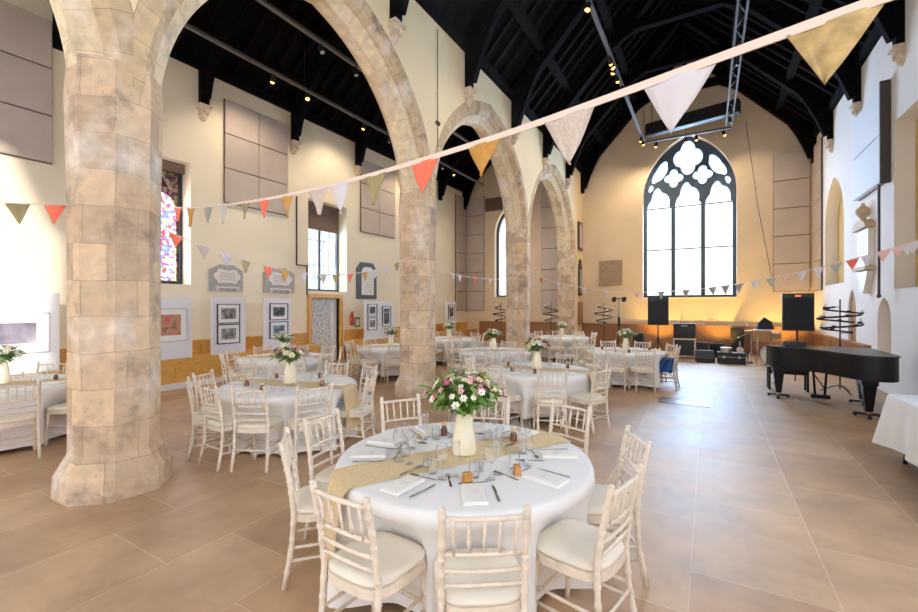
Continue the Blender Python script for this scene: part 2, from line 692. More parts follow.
def arch_pts(mid, half, zs, rise, n=14):
    """pointed arch from (mid-half, zs) over to (mid+half, zs)"""
    c = (rise * rise - half * half) / (2 * half)
    rad = half + c
    tm = math.atan2(rise, c)
    left = [(mid + c - rad * math.cos(tm * i / n), zs + rad * math.sin(tm * i / n)) for i in range(n + 1)]
    right = [(2 * mid - p[0], p[1]) for p in reversed(left[:-1])]
    return left + right


# ------------------------------------------------------------------ the room
XN, XA, XS = -10.5, -5.05, 3.15        # north wall, arcade line, south wall
YW, YE = -4.0, 18.8                    # west end (wall left out so sky light floods in) and east wall
WT = 7.55                              # wall head
PILLARS = [-3.3, 1.975, 7.06, 12.33, 17.6]

structure(MB().add([(-11.3, YW - 6, 0), (3.6, YW - 6, 0), (3.6, 19.6, 0), (-11.3, 19.6, 0)], [(0, 1, 2, 3)]).build('floor', M['floor']))

# north wall with its windows
NW = [(-1.5, .1, 2.25, 5.1), (3.98, 5.58, 2.27, 5.12), (9.0, 10.6, 2.24, 5.06), (14.2, 15.8, 2.25, 5.1)]
holes = [[(a, z0), (b, z0), (b, z1), (a, z1)] for a, b, z0, z1 in NW]
DOOR = (9.1, 10.25, 0, 2.02)
outer = [(YW, 0), (DOOR[0], 0), (DOOR[0], DOOR[3]), (DOOR[1], DOOR[3]), (DOOR[1], 0), (19.4, 0), (19.4, WT + .1), (YW, WT + .1)]
structure(plate('wall_north', outer, holes, .7, X_north(XN - .35), M['plaster_north']))

# south wall: niches, blocked windows and two unseen frosted windows added for daylight
ADDED_SWIN = [(3.6, 5.4, 2.4, 5.6), (-1.6, .2, 2.4, 5.6)]
n_big = arch_pts(16.2, 1.08, 4.1, 1.4, 10)
n_big = [(15.12, 2.4)] + n_big + [(17.28, 2.4)]
n_rect = [(9.3, 2.1), (11.55, 2.1), (11.55, 5.35), (9.3, 5.35)]
n_dark = [(14.05, .75)] + arch_pts(14.38, .33, 1.65, .55, 8) + [(14.71, .75)]
n_small = [(11.7, .3)] + arch_pts(12.1, .4, 1.45, .5, 8) + [(12.5, .3)]
holes = [[(a, z0), (b, z0), (b, z1), (a, z1)] for a, b, z0, z1 in ADDED_SWIN]
structure(plate('wall_south', [(YW, 0), (19.4, 0), (19.4, WT + .1), (YW, WT + .1)], holes + [n_big, n_rect, n_dark, n_small], .32, X_north(XS + .16), M['plaster_south']))
mb = MB()
mb.box(XS + .30, XS + .42, 15.0, 17.4, 2.3, 5.6)
mb.box(XS + .30, XS + .42, 9.2, 11.64, 2.0, 5.45)
mb.box(XS + .26, XS + .42, 11.65, 12.6, .2, 2.05)
o = structure(mb.build('wall_south_niches', M['plaster_niche']))
o.name = 'wall_niche'
structure(MB().box(XS + .05, XS + .42, 13.95, 14.8, .7, 2.3).build('door_2', M['brownwood']))

# east wall (nave gable and aisle gable in one)
RIDGE = 11.9
NX = -.95
lan = [(-8.9, 2.2)] + arch_pts(-8.17, .73, 5.2, 1.35, 12) + [(-7.44, 2.2)]
WC = -.68
WH = 1.6
WZ = 2.11
ew = [(WC - WH, WZ)] + arch_pts(WC, WH, WZ + 3.95, 2.36, 20) + [(WC + WH, WZ)]
outer = [(-11.2, 0), (3.5, 0), (3.5, WT + .2), (NX, RIDGE + .2), (-5.05, WT + .2), (-7.8, 10.3), (-11.2, WT)]
structure(plate('wall_east', outer, [lan, ew], .8, X_east(YE + .4), M['plaster_east']))

# arcade: wall over the arches, arch mouldings, pillars
def bay(i):
    a, b = PILLARS[i], PILLARS[i + 1]
    return (a + b) / 2, (b - a) / 2 - .33
ZS, RISE = 3.7, 2.62
mb = MB()
TH = .35
NSEG = 18
for i in range(4):
    mid, half = bay(i)
    pts = arch_pts(mid, half, ZS, RISE, NSEG)
    c = (RISE * RISE - half * half) / (2 * half)
    ext = []
    for k, (y, z) in enumerate(pts):
        cx = mid + c if y <= mid else mid - c
        d = Vector((y - cx, z - ZS)).normalized()
        ext.append((y + d.x * .40, z + d.y * .40))
    ext[NSEG] = (mid, max(e[1] for e in ext))
    y0, y1 = PILLARS[i], PILLARS[i + 1]
    ext = [(max(y0, min(y1, p[0])), p[1]) for p in ext]
    ring = [(y0, ext[0][1])] + ext + [(y1, ext[-1][1])]
    for k in range(len(ring) - 1):
        (ya, za), (yb, zb) = ring[k], ring[k + 1]
        if yb - ya < 1e-4:
            continue
        for sx in (-1, 1):
            x = XA + sx * TH
            mb.add([(x, ya, za), (x, yb, zb), (x, yb, WT + .1), (x, ya, WT + .1)], [(0, 1, 2, 3)])
        mb.add([(XA - TH, ya, za), (XA - TH, yb, zb), (XA + TH, yb, zb), (XA + TH, ya, za)], [(0, 1, 2, 3)])
mb.box(XA - TH, XA + TH, 17.6, YE + .1, 0, WT + .1)
mb.box(XA - TH, XA + TH, YW, -3.3, 0, WT + .1)
structure(mb.build('wall_arcade', M['plaster']))

PROF = [(.45, .352), (.25, .354), (.235, .34), (.15, .27), (.17, .245), (.15, .22), (.035, .13), (.0, .11), (0, -.11), (.035, -.13), (.15, -.22), (.17, -.245), (.15, -.27), (.235, -.34), (.25, -.354), (.45, -.352)]
for i in range(4):
    mid, half = bay(i)
    NS = 26
    pts = arch_pts(mid, half, ZS, RISE, NS)
    c = (RISE * RISE - half * half) / (2 * half)
    vs, fs, uvs = [], [], []
    L = 0
    arc = []
    for k, (y, z) in enumerate(pts):
        if k:
            L += math.dist(pts[k], pts[k - 1])
        arc.append(L)
        cx = mid + c if k < NS else (mid - c if k > NS else None)
        d = Vector((0, 1)) if cx is None else Vector((y - cx, z - ZS)).normalized()
        f = 1.0 if cx is not None else 1.06
        for n, x in PROF:
            vs.append((XA + x, max(PILLARS[i], min(PILLARS[i + 1], y + d.x * n * f)), z + d.y * n * f))
    q = len(PROF)
    pl = [0]
    for k in range(1, q):
        pl.append(pl[-1] + math.dist(PROF[k], PROF[k - 1]))
    for k in range(len(pts) - 1):
        for j in range(q - 1):
            fs.append((k * q + j, k * q + j + 1, (k + 1) * q + j + 1, (k + 1) * q + j))
            uvs.append([(arc[k], pl[j]), (arc[k], pl[j + 1]), (arc[k + 1], pl[j + 1]), (arc[k + 1], pl[j])])
    mb = MB().add(vs, fs, uv=uvs)
    mb.mi = [0 if (PROF[t % (q - 1)][0] + PROF[t % (q - 1) + 1][0]) / 2 > .16 else 1 for t in range(len(fs))]
    structure(mb.build('stone_arch', [M['archstone'], M['archinner']]))


def oct_ring(ap, z, cx, cy):
    r = ap / math.cos(PI / 8)
    return [(cx + r * math.cos(PI / 8 + PI / 4 * i), cy + r * math.sin(PI / 8 + PI / 4 * i), z) for i in range(8)]


def pillar(y, base=True):
    rows = [(.437, 0), (.428, .20), (.412, .23), (.345, .37), (.334, .40)] if base else [(.355, 0)]
    rows += [(.334, 1.0), (.334, 1.7), (.336, 2.4), (.340, 3.0), (.357, 3.75), (.34, 4.05)]
    vs, fs, uvs = [], [], []
    for ap, z in rows:
        vs += oct_ring(ap, z, XA, y)
    side = 2 * .355 * math.tan(PI / 8)
    for k in range(len(rows) - 1):
        for i in range(8):
            j = (i + 1) % 8
            fs.append((k * 8 + i, k * 8 + j, k * 8 + 8 + j, k * 8 + 8 + i))
            z0, z1 = rows[k][1], rows[k + 1][1]
            u0, u1 = i * side + y, (i + 1) * side + y
            uvs.append([(u0, z0), (u1, z0), (u1, z1), (u0, z1)])
    return structure(MB().add(vs, fs, uv=uvs).build('stone_pillar', M['stone']))


for y in PILLARS[:4]:
    pillar(y)
# half pillar against the east wall
pillar(17.6)

# roofs: boards with rafters beneath, black
def roof_half(x0, z0, x1, z1):
    mb = MB()
    d = Vector((x1 - x0, 0, z1 - z0))
    n = Vector((-d.z, 0, d.x)).normalized()
    if n.z < 0:
        n = -n
    a, b = Vector((x0, 0, z0)), Vector((x1, 0, z1))
    def slab(y0, y1, n0, n1):
        vs = []
        for yy in (y0, y1):
            for nn in (n0, n1):
                for p in (a, b):
                    q = p + n * nn
                    vs.append((q.x, yy, q.z))
        mb.add(vs, [(0, 1, 3, 2), (4, 6, 7, 5), (0, 4, 5, 1), (2, 3, 7, 6), (0, 2, 6, 4), (1, 5, 7, 3)])
    slab(YW - .3, 19.5, 0, .12)
    y = YW
    while y < 18.7:
        slab(y, y + .09, -.13, .02)
        y += .46
    for t in (.3, .62):
        p = a.lerp(b, t)
        mb.box(p.x - .09, p.x + .09, YW, 18.75, p.z - .26, p.z - .08)
    return mb
def joined(parts):
    m = MB()
    for p in parts:
        m.add(p.v, p.f)
    return m
structure(joined([roof_half(XA - .05, WT - .02, NX, RIDGE), roof_half(3.45, WT - .02, NX, RIDGE)]).build('ceiling', M['roofboard']))
AXR = (XN + XA) / 2
structure(joined([roof_half(XN - .4, WT - .1, AXR, 10.1), roof_half(XA + .05, WT - .1, AXR, 10.1)]).build('ceiling_aisle', M['roofboard']))
mb = MB()
for (x0, x1) in ((XA + .30, XA + .48), (XS - .13, XS + .05)):
    mb.box(x0, x1, YW, 18.75, WT - .12, WT + .1)
for (x0, x1) in ((XN - .05, XN + .13), (XA - .48, XA - .30)):
    mb.box(x0, x1, YW, 18.75, WT - .16, WT + .06)
structure(mb.build('trim_1', M['rooftimber']))


def bar2(mb, p, q, y, w, h):
    """timber from p to q in the x, z plane: w along y, h across"""
    p, q = Vector((p[0], 0, p[1])), Vector((q[0], 0, q[1]))
    d = (q - p).normalized()
    n = Vector((-d.z, 0, d.x)) * h / 2
    vs = []
    for yy in (y - w / 2, y + w / 2):
        for pt in (p + n, p - n, q - n, q + n):
            vs.append((pt.x, yy, pt.z))
    mb.add(vs, [(0, 1, 2, 3), (7, 6, 5, 4), (0, 4, 5, 1), (1, 5, 6, 2), (2, 6, 7, 3), (3, 7, 4, 0)])


def curve2(p, c, q, n=9):
    return [((1 - t) ** 2 * p[0] + 2 * t * (1 - t) * c[0] + t * t * q[0], (1 - t) ** 2 * p[1] + 2 * t * (1 - t) * c[1] + t * t * q[1]) for t in [i / n for i in range(n + 1)]]


def truss(y, xl, xr, zr, zh):
    mid = (xl + xr) / 2
    mb = MB()
    w = .24
    for s, xw in ((1, xl), (-1, xr)):
        bar2(mb, (xw + s * .02, zh - .05), (mid, zr - .15), y, w, .30)
        # wall post tapering to the corbel
        for k in range(4):
            z0, z1 = zh - .95 + k * .26, zh - .69 + k * .26
            wd = .12 + .05 * k
            mb.box(min(xw, xw + s * wd), max(xw, xw + s * wd), y - .10, y + .10, z0, z1)
        span = abs(xr - xl)
        pts = curve2((xw + s * .1, zh - .75), (xw + s * span * .10, zh + (zr - zh) * .36), (xw + s * span * .36, zh + (zr - zh) * .60))
        for a, b in zip(pts[:-1], pts[1:]):
            bar2(mb, a, b, y, .17, .22)
    zc = zh + (zr - zh) * .60
    t = .60
    bar2(mb, (xl + (mid - xl) * t - .1, zc), (xr + (mid - xr) * t + .1, zc), y, .2, .26)
    bar2(mb, (mid, zc), (mid, zr - .2), y, .16, .16)
    return structure(mb.build('roof_truss', M['rooftimber']))


TRY = [.6, 3.22, 5.85, 8.47, 11.1, 13.72, 16.35, 18.55]
for y in TRY:
    truss(y, XA + .35, XS, RIDGE - .1, WT)
    truss(y, XN, XA - .35, 9.95, WT - .05)

# carved corbels
def corbel_mesh(k):
    mb = MB()
    rnd = random.Random(k)
    prof = [(.015, -.30), (.07, -.27), (.085, -.22), (.11, -.17), (.10, -.13), (.135, -.06), (.15, -.03), (.15, .03)]
    n = 12
    vs = [(r * math.cos(-PI / 2 + PI * i / n), r * math.sin(-PI / 2 + PI * i / n), z) for r, z in prof for i in range(n + 1)]
    q = n + 1
    mb.add(vs, [(k * q + i, k * q + i + 1, k * q + q + i + 1, k * q + q + i) for k in range(len(prof) - 1) for i in range(n)], 0, True)
    mb.add([(0, -r, z) for r, z in prof] + [(0, r, z) for r, z in reversed(prof)], [tuple(range(2 * len(prof)))])
    mb.add(vs[:q], [tuple(range(q))])
    mb.add(vs[-q:], [tuple(range(q))])
    for a in range(1, 4):
        an = -PI / 2 + PI * (a + .5) / 5
        mb.ball((.12 * math.cos(an), .12 * math.sin(an), -.11), (.035, .035, .05), 8, 5)
    mb.box(.0, .17, -.15, .15, .02, .07)
    return mb
nm = {3.22: 'nearest', 5.85: 'second nearest', 8.47: 'third', 11.1: 'fourth', 13.72: 'fifth', 16.35: 'sixth'}
cproto = corbel_mesh(1).build('stone_corbel', M['corbel'])
for y in TRY[2:7]:
    instance(cproto, (XA + .352, y, WT - 1.0), 0, {5.85: 'carved stone corbel high over the nearest arch, close to the pillar side', 8.47: 'carved stone corbel left of the second arch top', 11.1: 'carved stone corbel right of the second arch top',
             13.72: 'carved stone corbel left of the third arch top', 16.35: 'carved stone corbel nearest the east wall on the arcade'}[y], 'corbel')
for y in TRY[4:7]:
    instance(cproto, (XS - .002, y, WT - 1.0), PI, {11.1: 'carved stone corbel on the south wall at the top right corner', 13.72: 'carved stone corbel above the white panel on the south wall', 16.35: 'carved stone corbel by the far corner of the south wall'}[y], 'corbel')
for y in TRY[2:5]:
    instance(cproto, (XN + .002, y, WT - 1.05), 0, {5.85: 'carved corbel on the aisle wall left of the large beige panels', 8.47: 'carved corbel on the aisle wall right of the large beige panels', 11.1: 'carved corbel on the aisle wall above the farther beige panels'}[y], 'corbel')


# ------------------------------------------------------------------ windows
def lobed(cx, cz, rx, rz, n, depth, rot=0, N=48, lean=0):
    pts = []
    for i in range(N):
        t = 2 * PI * i / N
        r = (1 - depth) + depth * abs(math.cos(n * t / 2 + rot))
        x, z = rx * r * math.cos(t), rz * r * math.sin(t)
        pts.append((cx + x * math.cos(lean) - z * math.sin(lean), cz + x * math.sin(lean) + z * math.cos(lean)))
    return pts


def light_hole(cx, w, z0, zs, h):
    pts = [(cx - w / 2, z0), (cx + w / 2, z0), (cx + w / 2, zs)]
    N = 24
    for i in range(1, N):
        t = PI * i / N
        r = .80 + .20 * abs(math.sin(2.5 * t))
        k = 1 + .18 * max(0, math.sin(t)) ** 8
        pts.append((cx + w / 2 * .97 * r * math.cos(t), zs + h * r * k * math.sin(t)))
    pts.append((cx - w / 2, zs))
    return pts


root = structure(empty('window_1', (WC, YE + .32, WZ)))
Xw = axes((1, 0, 0), (0, 0, 1), (0, -1, 0), (0, 0, 0))
fo = [(-WH, .005)] + arch_pts(0, WH - .003, 3.95, 2.34, 20) + [(WH, .005)]
hl = [light_hole(cx, .89, .09, 3.58 + (.1 if cx == 0 else 0), .74) for cx in (-1.03, 0, 1.03)]
hl.append(lobed(0, 5.46, .51, .66, 4, .30))
hl.append(lobed(-.50, 4.73, .34, .36, 4, .38))
hl.append(lobed(.50, 4.73, .34, .36, 4, .38))
hl.append(lobed(-.98, 5.02, .21, .50, 3, .2, lean=-.55))
hl.append(lobed(.98, 5.02, .21, .50, 3, .2, rot=PI / 2, lean=.55))
hl.append(lobed(-1.33, 4.42, .09, .16, 3, .2, lean=-.3))
hl.append(lobed(1.33, 4.42, .09, .16, 3, .2, lean=.3))
plate('window_frame', fo, hl, .15, Xw, M['tracery'], root)
gp = MB()
gp.add([(-WH, .06, 0), (WH, .06, 0), (WH, .06, 3.95)] + [(p[0], .06, p[1]) for p in reversed(arch_pts(0, WH - .01, 3.95, 2.33, 20))] + [(-WH, .06, 3.95)], [tuple(range(45))])
gp.build('glass_pane', M['windowglass'], root)
bm_ = MB()
for z in (1.92, 3.60):
    bm_.box(-WH, WH, .03, .05, z - .022, z + .022)
bm_.build('glazing_bar', M['darkmetal'], root)
structure(MB().box(WC - WH - .02, WC + WH + .02, YE - .03, YE + .3, WZ - .07, WZ).build('trim_2', M['plaster']))

root = structure(empty('window_2', (-8.17, YE + .3, 2.2)))
fo = [(-.73, .005)] + arch_pts(0, .727, 3.0, 1.34, 14) + [(.73, .005)]
ho = [(-.64, .09)] + arch_pts(0, .64, 3.0, 1.2, 14) + [(.64, .09)]
plate('window_frame', fo, [ho], .12, Xw, M['tracery'], root)
gp = MB()
gp.add([(-.7, .05, .02), (.7, .05, .02)] + [(p[0], .05, p[1]) for p in reversed(arch_pts(0, .7, 3.0, 1.29, 14))], [tuple(range(31))])
gp.build('glass_pane', M['windowglass'], root)

for i, (a, b, z0, z1) in enumerate(NW):
    root = structure(empty('window_%d' % (i + 3), (XN - .42, (a + b) / 2, z0)))
    w, h = b - a, z1 - z0
    Xn = axes((0, 1, 0), (0, 0, 1), (1, 0, 0), (0, 0, 0))
    fr = plate('window_frame', [(-w / 2, .0), (w / 2, .0), (w / 2, h), (-w / 2, h)],
               [[(-w / 2 + .06, .07), (w / 2 - .06, .07), (w / 2 - .06, h - .06), (-w / 2 + .06, h - .06)]], .1, Xn, M['darkmetal'], root)
    gp = MB().add([(-.02, -w / 2 + .02, .02), (-.02, w / 2 - .02, .02), (-.02, w / 2 - .02, h - .02), (-.02, -w / 2 + .02, h - .02)], [(0, 1, 2, 3)])
    gp.build('glass_pane', M['stained'] if i == 1 else M['latticeglass'], root)
    if i == 1:
        st = plate('stone_tracery', [(-w / 2, .0), (w / 2, .0), (w / 2, h), (-w / 2, h)],
                   [[(-.7, .1), (-.06, .1), (-.06, 1.7)] + [(-.38 + .32 * math.cos(t * PI / 8), 1.7 + .45 * math.sin(t * PI / 8)) for t in range(1, 8)] + [(-.7, 1.7)],
                    [(.06, .1), (.7, .1), (.7, 1.7)] + [(.38 + .32 * math.cos(t * PI / 8), 1.7 + .45 * math.sin(t * PI / 8)) for t in range(1, 8)] + [(.06, 1.7)],
                    lobed(0, 2.38, .26, .26, 4, .3)], .06, axes((0, 1, 0), (0, 0, 1), (1, 0, 0), (-.06, 0, 0)), M['tan_stone'], root)
        MB().box(.02, .16, -w / 2, w / 2, h - .22, h).build('blind', M['blind'], root)
    if i == 2:
        MB().box(.03, .06, -w / 2 + .02, w / 2 - .02, h * .70, h - .02).box(.02, .12, -w / 2, w / 2, h - .1, h).build('blind', M['blind'], root)
        MB().box(-.03, .03, -.035, .035, .05, h - .05).build('mullion', M['steel'], root)
        g = MB()
        for k in range(1, 5):
            z = .07 + (h * .7) * k / 5
            g.box(-.01, .0, -w / 2, w / 2, z - .006, z + .006)
        for k in range(1, 8):
            y = -w / 2 + w * k / 8
            g.box(-.01, .0, y - .004, y + .004, .05, h * .7)
        g.build('glazing_bar', M['darkmetal'], root)

fm, nt, b_ = new_mat('frosted glass')  # frosted so that no sun patches fall through the added windows
out_ = [n for n in nt.nodes if n.type == 'OUTPUT_MATERIAL'][0]
nt.nodes.remove(b_)
tl = nt.nodes.new('ShaderNodeBsdfTranslucent')
tl.inputs['Color'].default_value = (.92, .94, .96, 1)
nt.links.new(tl.outputs[0], out_.inputs['Surface'])
M['frosted'] = fm
for i, (a, b, z0, z1) in enumerate(ADDED_SWIN):  # unseen windows added to bring in daylight
    root = structure(empty('window_%d' % (i + 7), (XS + .22, (a + b) / 2, z0)))
    w, h = b - a, z1 - z0
    plate('window_frame', [(-w / 2, 0), (w / 2, 0), (w / 2, h), (-w / 2, h)],
          [[(-w / 2 + .06, .07), (-.03, .07), (-.03, h - .06), (-w / 2 + .06, h - .06)], [(.03, .07), (w / 2 - .06, .07), (w / 2 - .06, h - .06), (.03, h - .06)]], .1, axes((0, 1, 0), (0, 0, 1), (1, 0, 0), (0, 0, 0)), M['darkmetal'], root)
    MB().box(-.005, .005, -w / 2, w / 2, 0, h).build('glass_pane', M['frosted'], root)

# inner doorway in the aisle
root = structure(empty('door_1', (XN, (DOOR[0] + DOOR[1]) / 2, 0)))
dw = DOOR[1] - DOOR[0]
mb = MB()
mb.box(-.1, .06, -dw / 2 - .13, -dw / 2, 0, 2.14).box(-.1, .06, dw / 2, dw / 2 + .13, 0, 2.14).box(-.1, .06, -dw / 2, dw / 2, 2.02, 2.14)
mb.build('door_frame', M['oak'], root)
MB().box(-.18, -.14, -dw / 2, dw / 2 - .28, 0, 2.02).build('door_leaf', M['curtain'], root)
MB().box(-.24, -.1, dw / 2 - .28, dw / 2, 0, 2.02).build('door_reveal', M['whiteboard'], root)

# oak bench-dado along the north wall, brown dado elsewhere
def panelling(mb, X, y0, y1, z0, z1, depth, step, face):
    n = max(1, round((y1 - y0) / step))
    s = (y1 - y0) / n
    mb.box(y0, y1, 0, depth, z0, z1, 0, X)
    for k in range(n):
        a, b = y0 + k * s, y0 + (k + 1) * s
        fr = [(a, a + .05, z0 + .09, z1 - .09), (b - .05, b, z0 + .09, z1 - .09), (a, b, z0, z0 + .09), (a, b, z1 - .09, z1)]
        for p in fr:
            mb.box(p[0], p[1], depth, depth + face, p[2], p[3], 0, X)
Xp = axes((0, 1, 0), (1, 0, 0), (0, 0, 1), (XN, 0, 0))
mb = MB()
for y0, y1 in ((YW, 8.9), (10.5, 18.75)):
    panelling(mb, Xp, y0, y1, .0, .93, .05, .62, .03)
    mb.box(y0, y1, 0, .12, .93, .97, 0, Xp)
    panelling(mb, Xp, y0, y1, .12, .60, .62, .55, .03)
    mb.box(y0, y1, .05, .68, .60, .635, 0, Xp)
structure(mb.build('trim_3', M['oak']))
mb = MB()
for y0, y1 in ((YW, 8.9), (10.5, 18.7)):
    mb.box(y0, y1, .02, .69, 0, .12, 0, Xp)
structure(mb.build('baseboard_north', M['whiteboard']))
Xq = axes((1, 0, 0), (0, -1, 0), (0, 0, 1), (0, YE, 0))
mb = MB()
panelling(mb, Xq, XA + .36, XS - .01, .0, 1.0, .06, 1.3, .012)
mb.box(XA + .36, XS - .01, 0, .16, 1.0, 1.04, 0, Xq)
panelling(mb, Xq, -9.7, XA - .36, .0, 1.0, .06, 1.3, .012)
mb.box(-9.7, XA - .36, 0, .12, 1.0, 1.04, 0, Xq)
structure(mb.build('trim_4', M['brownwood']))
Xr = axes((0, 1, 0), (-1, 0, 0), (0, 0, 1), (XS, 0, 0))
mb = MB()
panelling(mb, Xr, 12.9, 18.6, .0, .85, .06, 1.1, .02)
mb.box(12.9, 18.6, 0, .12, .85, .89, 0, Xr)
structure(mb.build('trim_5', M['brownwood']))

# ------------------------------------------------------------------ acoustic panels
def acoustic(name_label, origin, ax, nx, cols, rows, w, h, thick=.07, gap=.025, felt='panel'):
    """grid of felt panels: ax along the wall, nx out of the wall"""
    root = tag(empty('acoustic_panel', origin), name_label, 'acoustic panel', 'felt acoustic panels on the church walls')
    X = axes(ax, nx, (0, 0, 1), (0, 0, 0))
    cw, rh = w / cols, h / rows
    for i in range(cols):
        for j in range(rows):
            MB().rbox(i * cw + gap / 4, (i + 1) * cw - gap / 4, .02, thick, j * rh + gap / 2, (j + 1) * rh - gap / 2, .012, 0, X).build('felt_tile', M[felt], root)
    MB().box(0, w, 0, .03, 0, h, 0, X).build('backing_frame', M['panelframe'], root)
    return root


acoustic('tall beige acoustic panels left of the big stone pillar', (XN + .01, 1.2, 4.38), (0, 1, 0), (1, 0, 0), 2, 3, 1.9, 2.62)
acoustic('beige acoustic panel grid between the stained window and the clear window', (XN + .01, 6.36, 4.36), (0, 1, 0), (1, 0, 0), 2, 3, 1.87, 2.6)
acoustic('beige acoustic panel grid just left of the second pillar', (XN + .01, 11.24, 4.36), (0, 1, 0), (1, 0, 0), 2, 3, 1.87, 2.55)
acoustic('narrow column of beige panels on the aisle side wall in the far corner', (XN + .01, 17.75, 1.55), (0, 1, 0), (1, 0, 0), 1, 6, .95, 5.6)
acoustic('column of beige panels on the far aisle wall left of the lancet window', (XN + .1, YE - .01, 1.55), (1, 0, 0), (0, -1, 0), 1, 6, .95, 5.6)
acoustic('column of beige panels seen through the third arch', (-6.55, YE - .01, 1.55), (1, 0, 0), (0, -1, 0), 1, 6, 1.0, 5.6)
acoustic('column of beige panels on the east wall right of the great window', (2.0, YE - .01, 2.28), (1, 0, 0), (0, -1, 0), 1, 5, 1.02, 4.85)
acoustic('column of beige panels on the south wall in the far corner', (XS - .01, 17.55, 2.28), (0, 1, 0), (-1, 0, 0), 1, 5, 1.1, 4.85)
o = acoustic('white lit acoustic panel pair with dark edge high on the south wall', (XS - .01, 11.75, 4.28), (0, 1, 0), (-1, 0, 0), 1, 2, 1.95, 1.95, .13, .025, 'whiteboard')  # white tiles: daylight on the felt put into the colour
MB().box(-.155, -.0, -.06, -.005, -.05, 2.0).build('edge_post_shade', M['panelframe'], o)  # dark post, its depth also taking in the shadow beside it
tag(MB().box(XS - .19, XS - .15, 11.72, 11.76, 2.0, 4.22).ball((XS - .17, 11.74, 1.97), .04).build('hanging_rod', M['panelframe']), 'thin dark rod hanging below the white panel on the south wall', 'rod')
tag(MB().rbox(-9.35, -8.45, YE - .16, YE, 6.35, 6.95, .02).build('blind_case', M['blind']), 'dark brown box above the lancet window of the aisle', 'box')

# ------------------------------------------------------------------ display boards and pictures
def display_board(y0, y1, z0, z1, label, x=-9.86, dark=False):
    mb = MB().rbox(-.02, .02, 0, y1 - y0, 0, z1 - z0, .006)
    return tag(mb.build('display_board', M['whiteboard'], None, (x, y0, z0)), label, 'display board', 'white display boards along the aisle')


def picture(y, z, w, h, label, printm, frame='frame_black', mount=.07, x=-9.835, depth=.03):
    root = tag(empty('framed_picture', (x, y, z)), label, 'picture', 'framed pictures on the display boards')
    fr = MB()
    t = .018
    fr.box(0, depth, -w / 2, -w / 2 + t, 0, h).box(0, depth, w / 2 - t, w / 2, 0, h).box(0, depth, -w / 2, w / 2, 0, t).box(0, depth, -w / 2, w / 2, h - t, h)
    fr.build('frame', M[frame], root)
    MB().box(.004, .012, -w / 2 + t, w / 2 - t, t, h - t).build('mount', M['mount'], root)
    MB().box(.012, .016, -w / 2 + mount, w / 2 - mount, mount, h - mount).build('print', printm, root)
    return root


pm_bw1 = print_mat('monochrome print of trees', [(.03, .03, .03), (.25, .23, .22), (.6, .57, .55)], 9)
pm_bw2 = print_mat('monochrome print of street', [(.08, .08, .08), (.3, .3, .3), (.7, .7, .7)], 7)
pm_bw3 = print_mat('dark monochrome print', [(.01, .01, .01), (.1, .1, .1), (.5, .5, .52)], 7)
pm_blue = print_mat('blue grey print', [(.04, .07, .11), (.28, .34, .42), (.7, .74, .8)], 6)
pm_red = print_mat('red brown abstract', [(.20, .08, .05), (.45, .26, .16), (.60, .10, .06), (.35, .03, .02)], 5)
pm_lilac = print_mat('lilac interior photograph', [(.10, .09, .13), (.30, .27, .34), (.60, .55, .60)], 2.5)

display_board(2.0, 3.02, .64, 2.0, 'white display board left of the big pillar behind the lilac picture')
display_board(4.42, 5.26, .64, 1.95, 'white display board just right of the big pillar with the red picture')
display_board(5.68, 6.52, .64, 1.97, 'white display board under the left slate tablet')
display_board(7.02, 7.86, .64, 1.97, 'white display board under the right slate tablet')
display_board(10.75, 12.3, .64, 1.92, 'wide white display board right of the oak doorway')
display_board(15.9, 16.7, .64, 1.95, 'white display board right of the second pillar by the far corner')
picture(2.38, .98, 1.0, .68, 'framed lilac interior photograph left of the big pillar', pm_lilac, 'frame_white', .17)
picture(4.78, 1.02, .72, .70, 'framed red and brown abstract right of the big pillar', pm_red, 'frame_white', .13)
picture(6.08, 1.36, .56, .46, 'upper framed monochrome photograph of the board under the left tablet', pm_bw1, mount=.10)
picture(6.08, .88, .56, .46, 'lower framed monochrome photograph of the board under the left tablet', pm_bw2, mount=.10)
picture(7.46, 1.40, .56, .44, 'upper framed dark photograph of the board under the right tablet', pm_bw3, mount=.10)
picture(7.46, .92, .56, .44, 'lower framed blue grey photograph of the board under the right tablet', pm_blue, mount=.10)
picture(11.12, 1.42, .46, .42, 'upper framed photograph on the wide board right of the doorway', pm_bw3, mount=.09)
picture(11.12, .96, .46, .42, 'lower framed photograph on the wide board right of the doorway', pm_bw2, mount=.09)
picture(11.86, 1.05, .46, .72, 'tall framed dark photograph on the wide board right of the doorway', pm_bw3, mount=.09)
picture(16.3, 1.2, .5, .62, 'small framed dark photograph by the far aisle corner', pm_bw3, mount=.09)

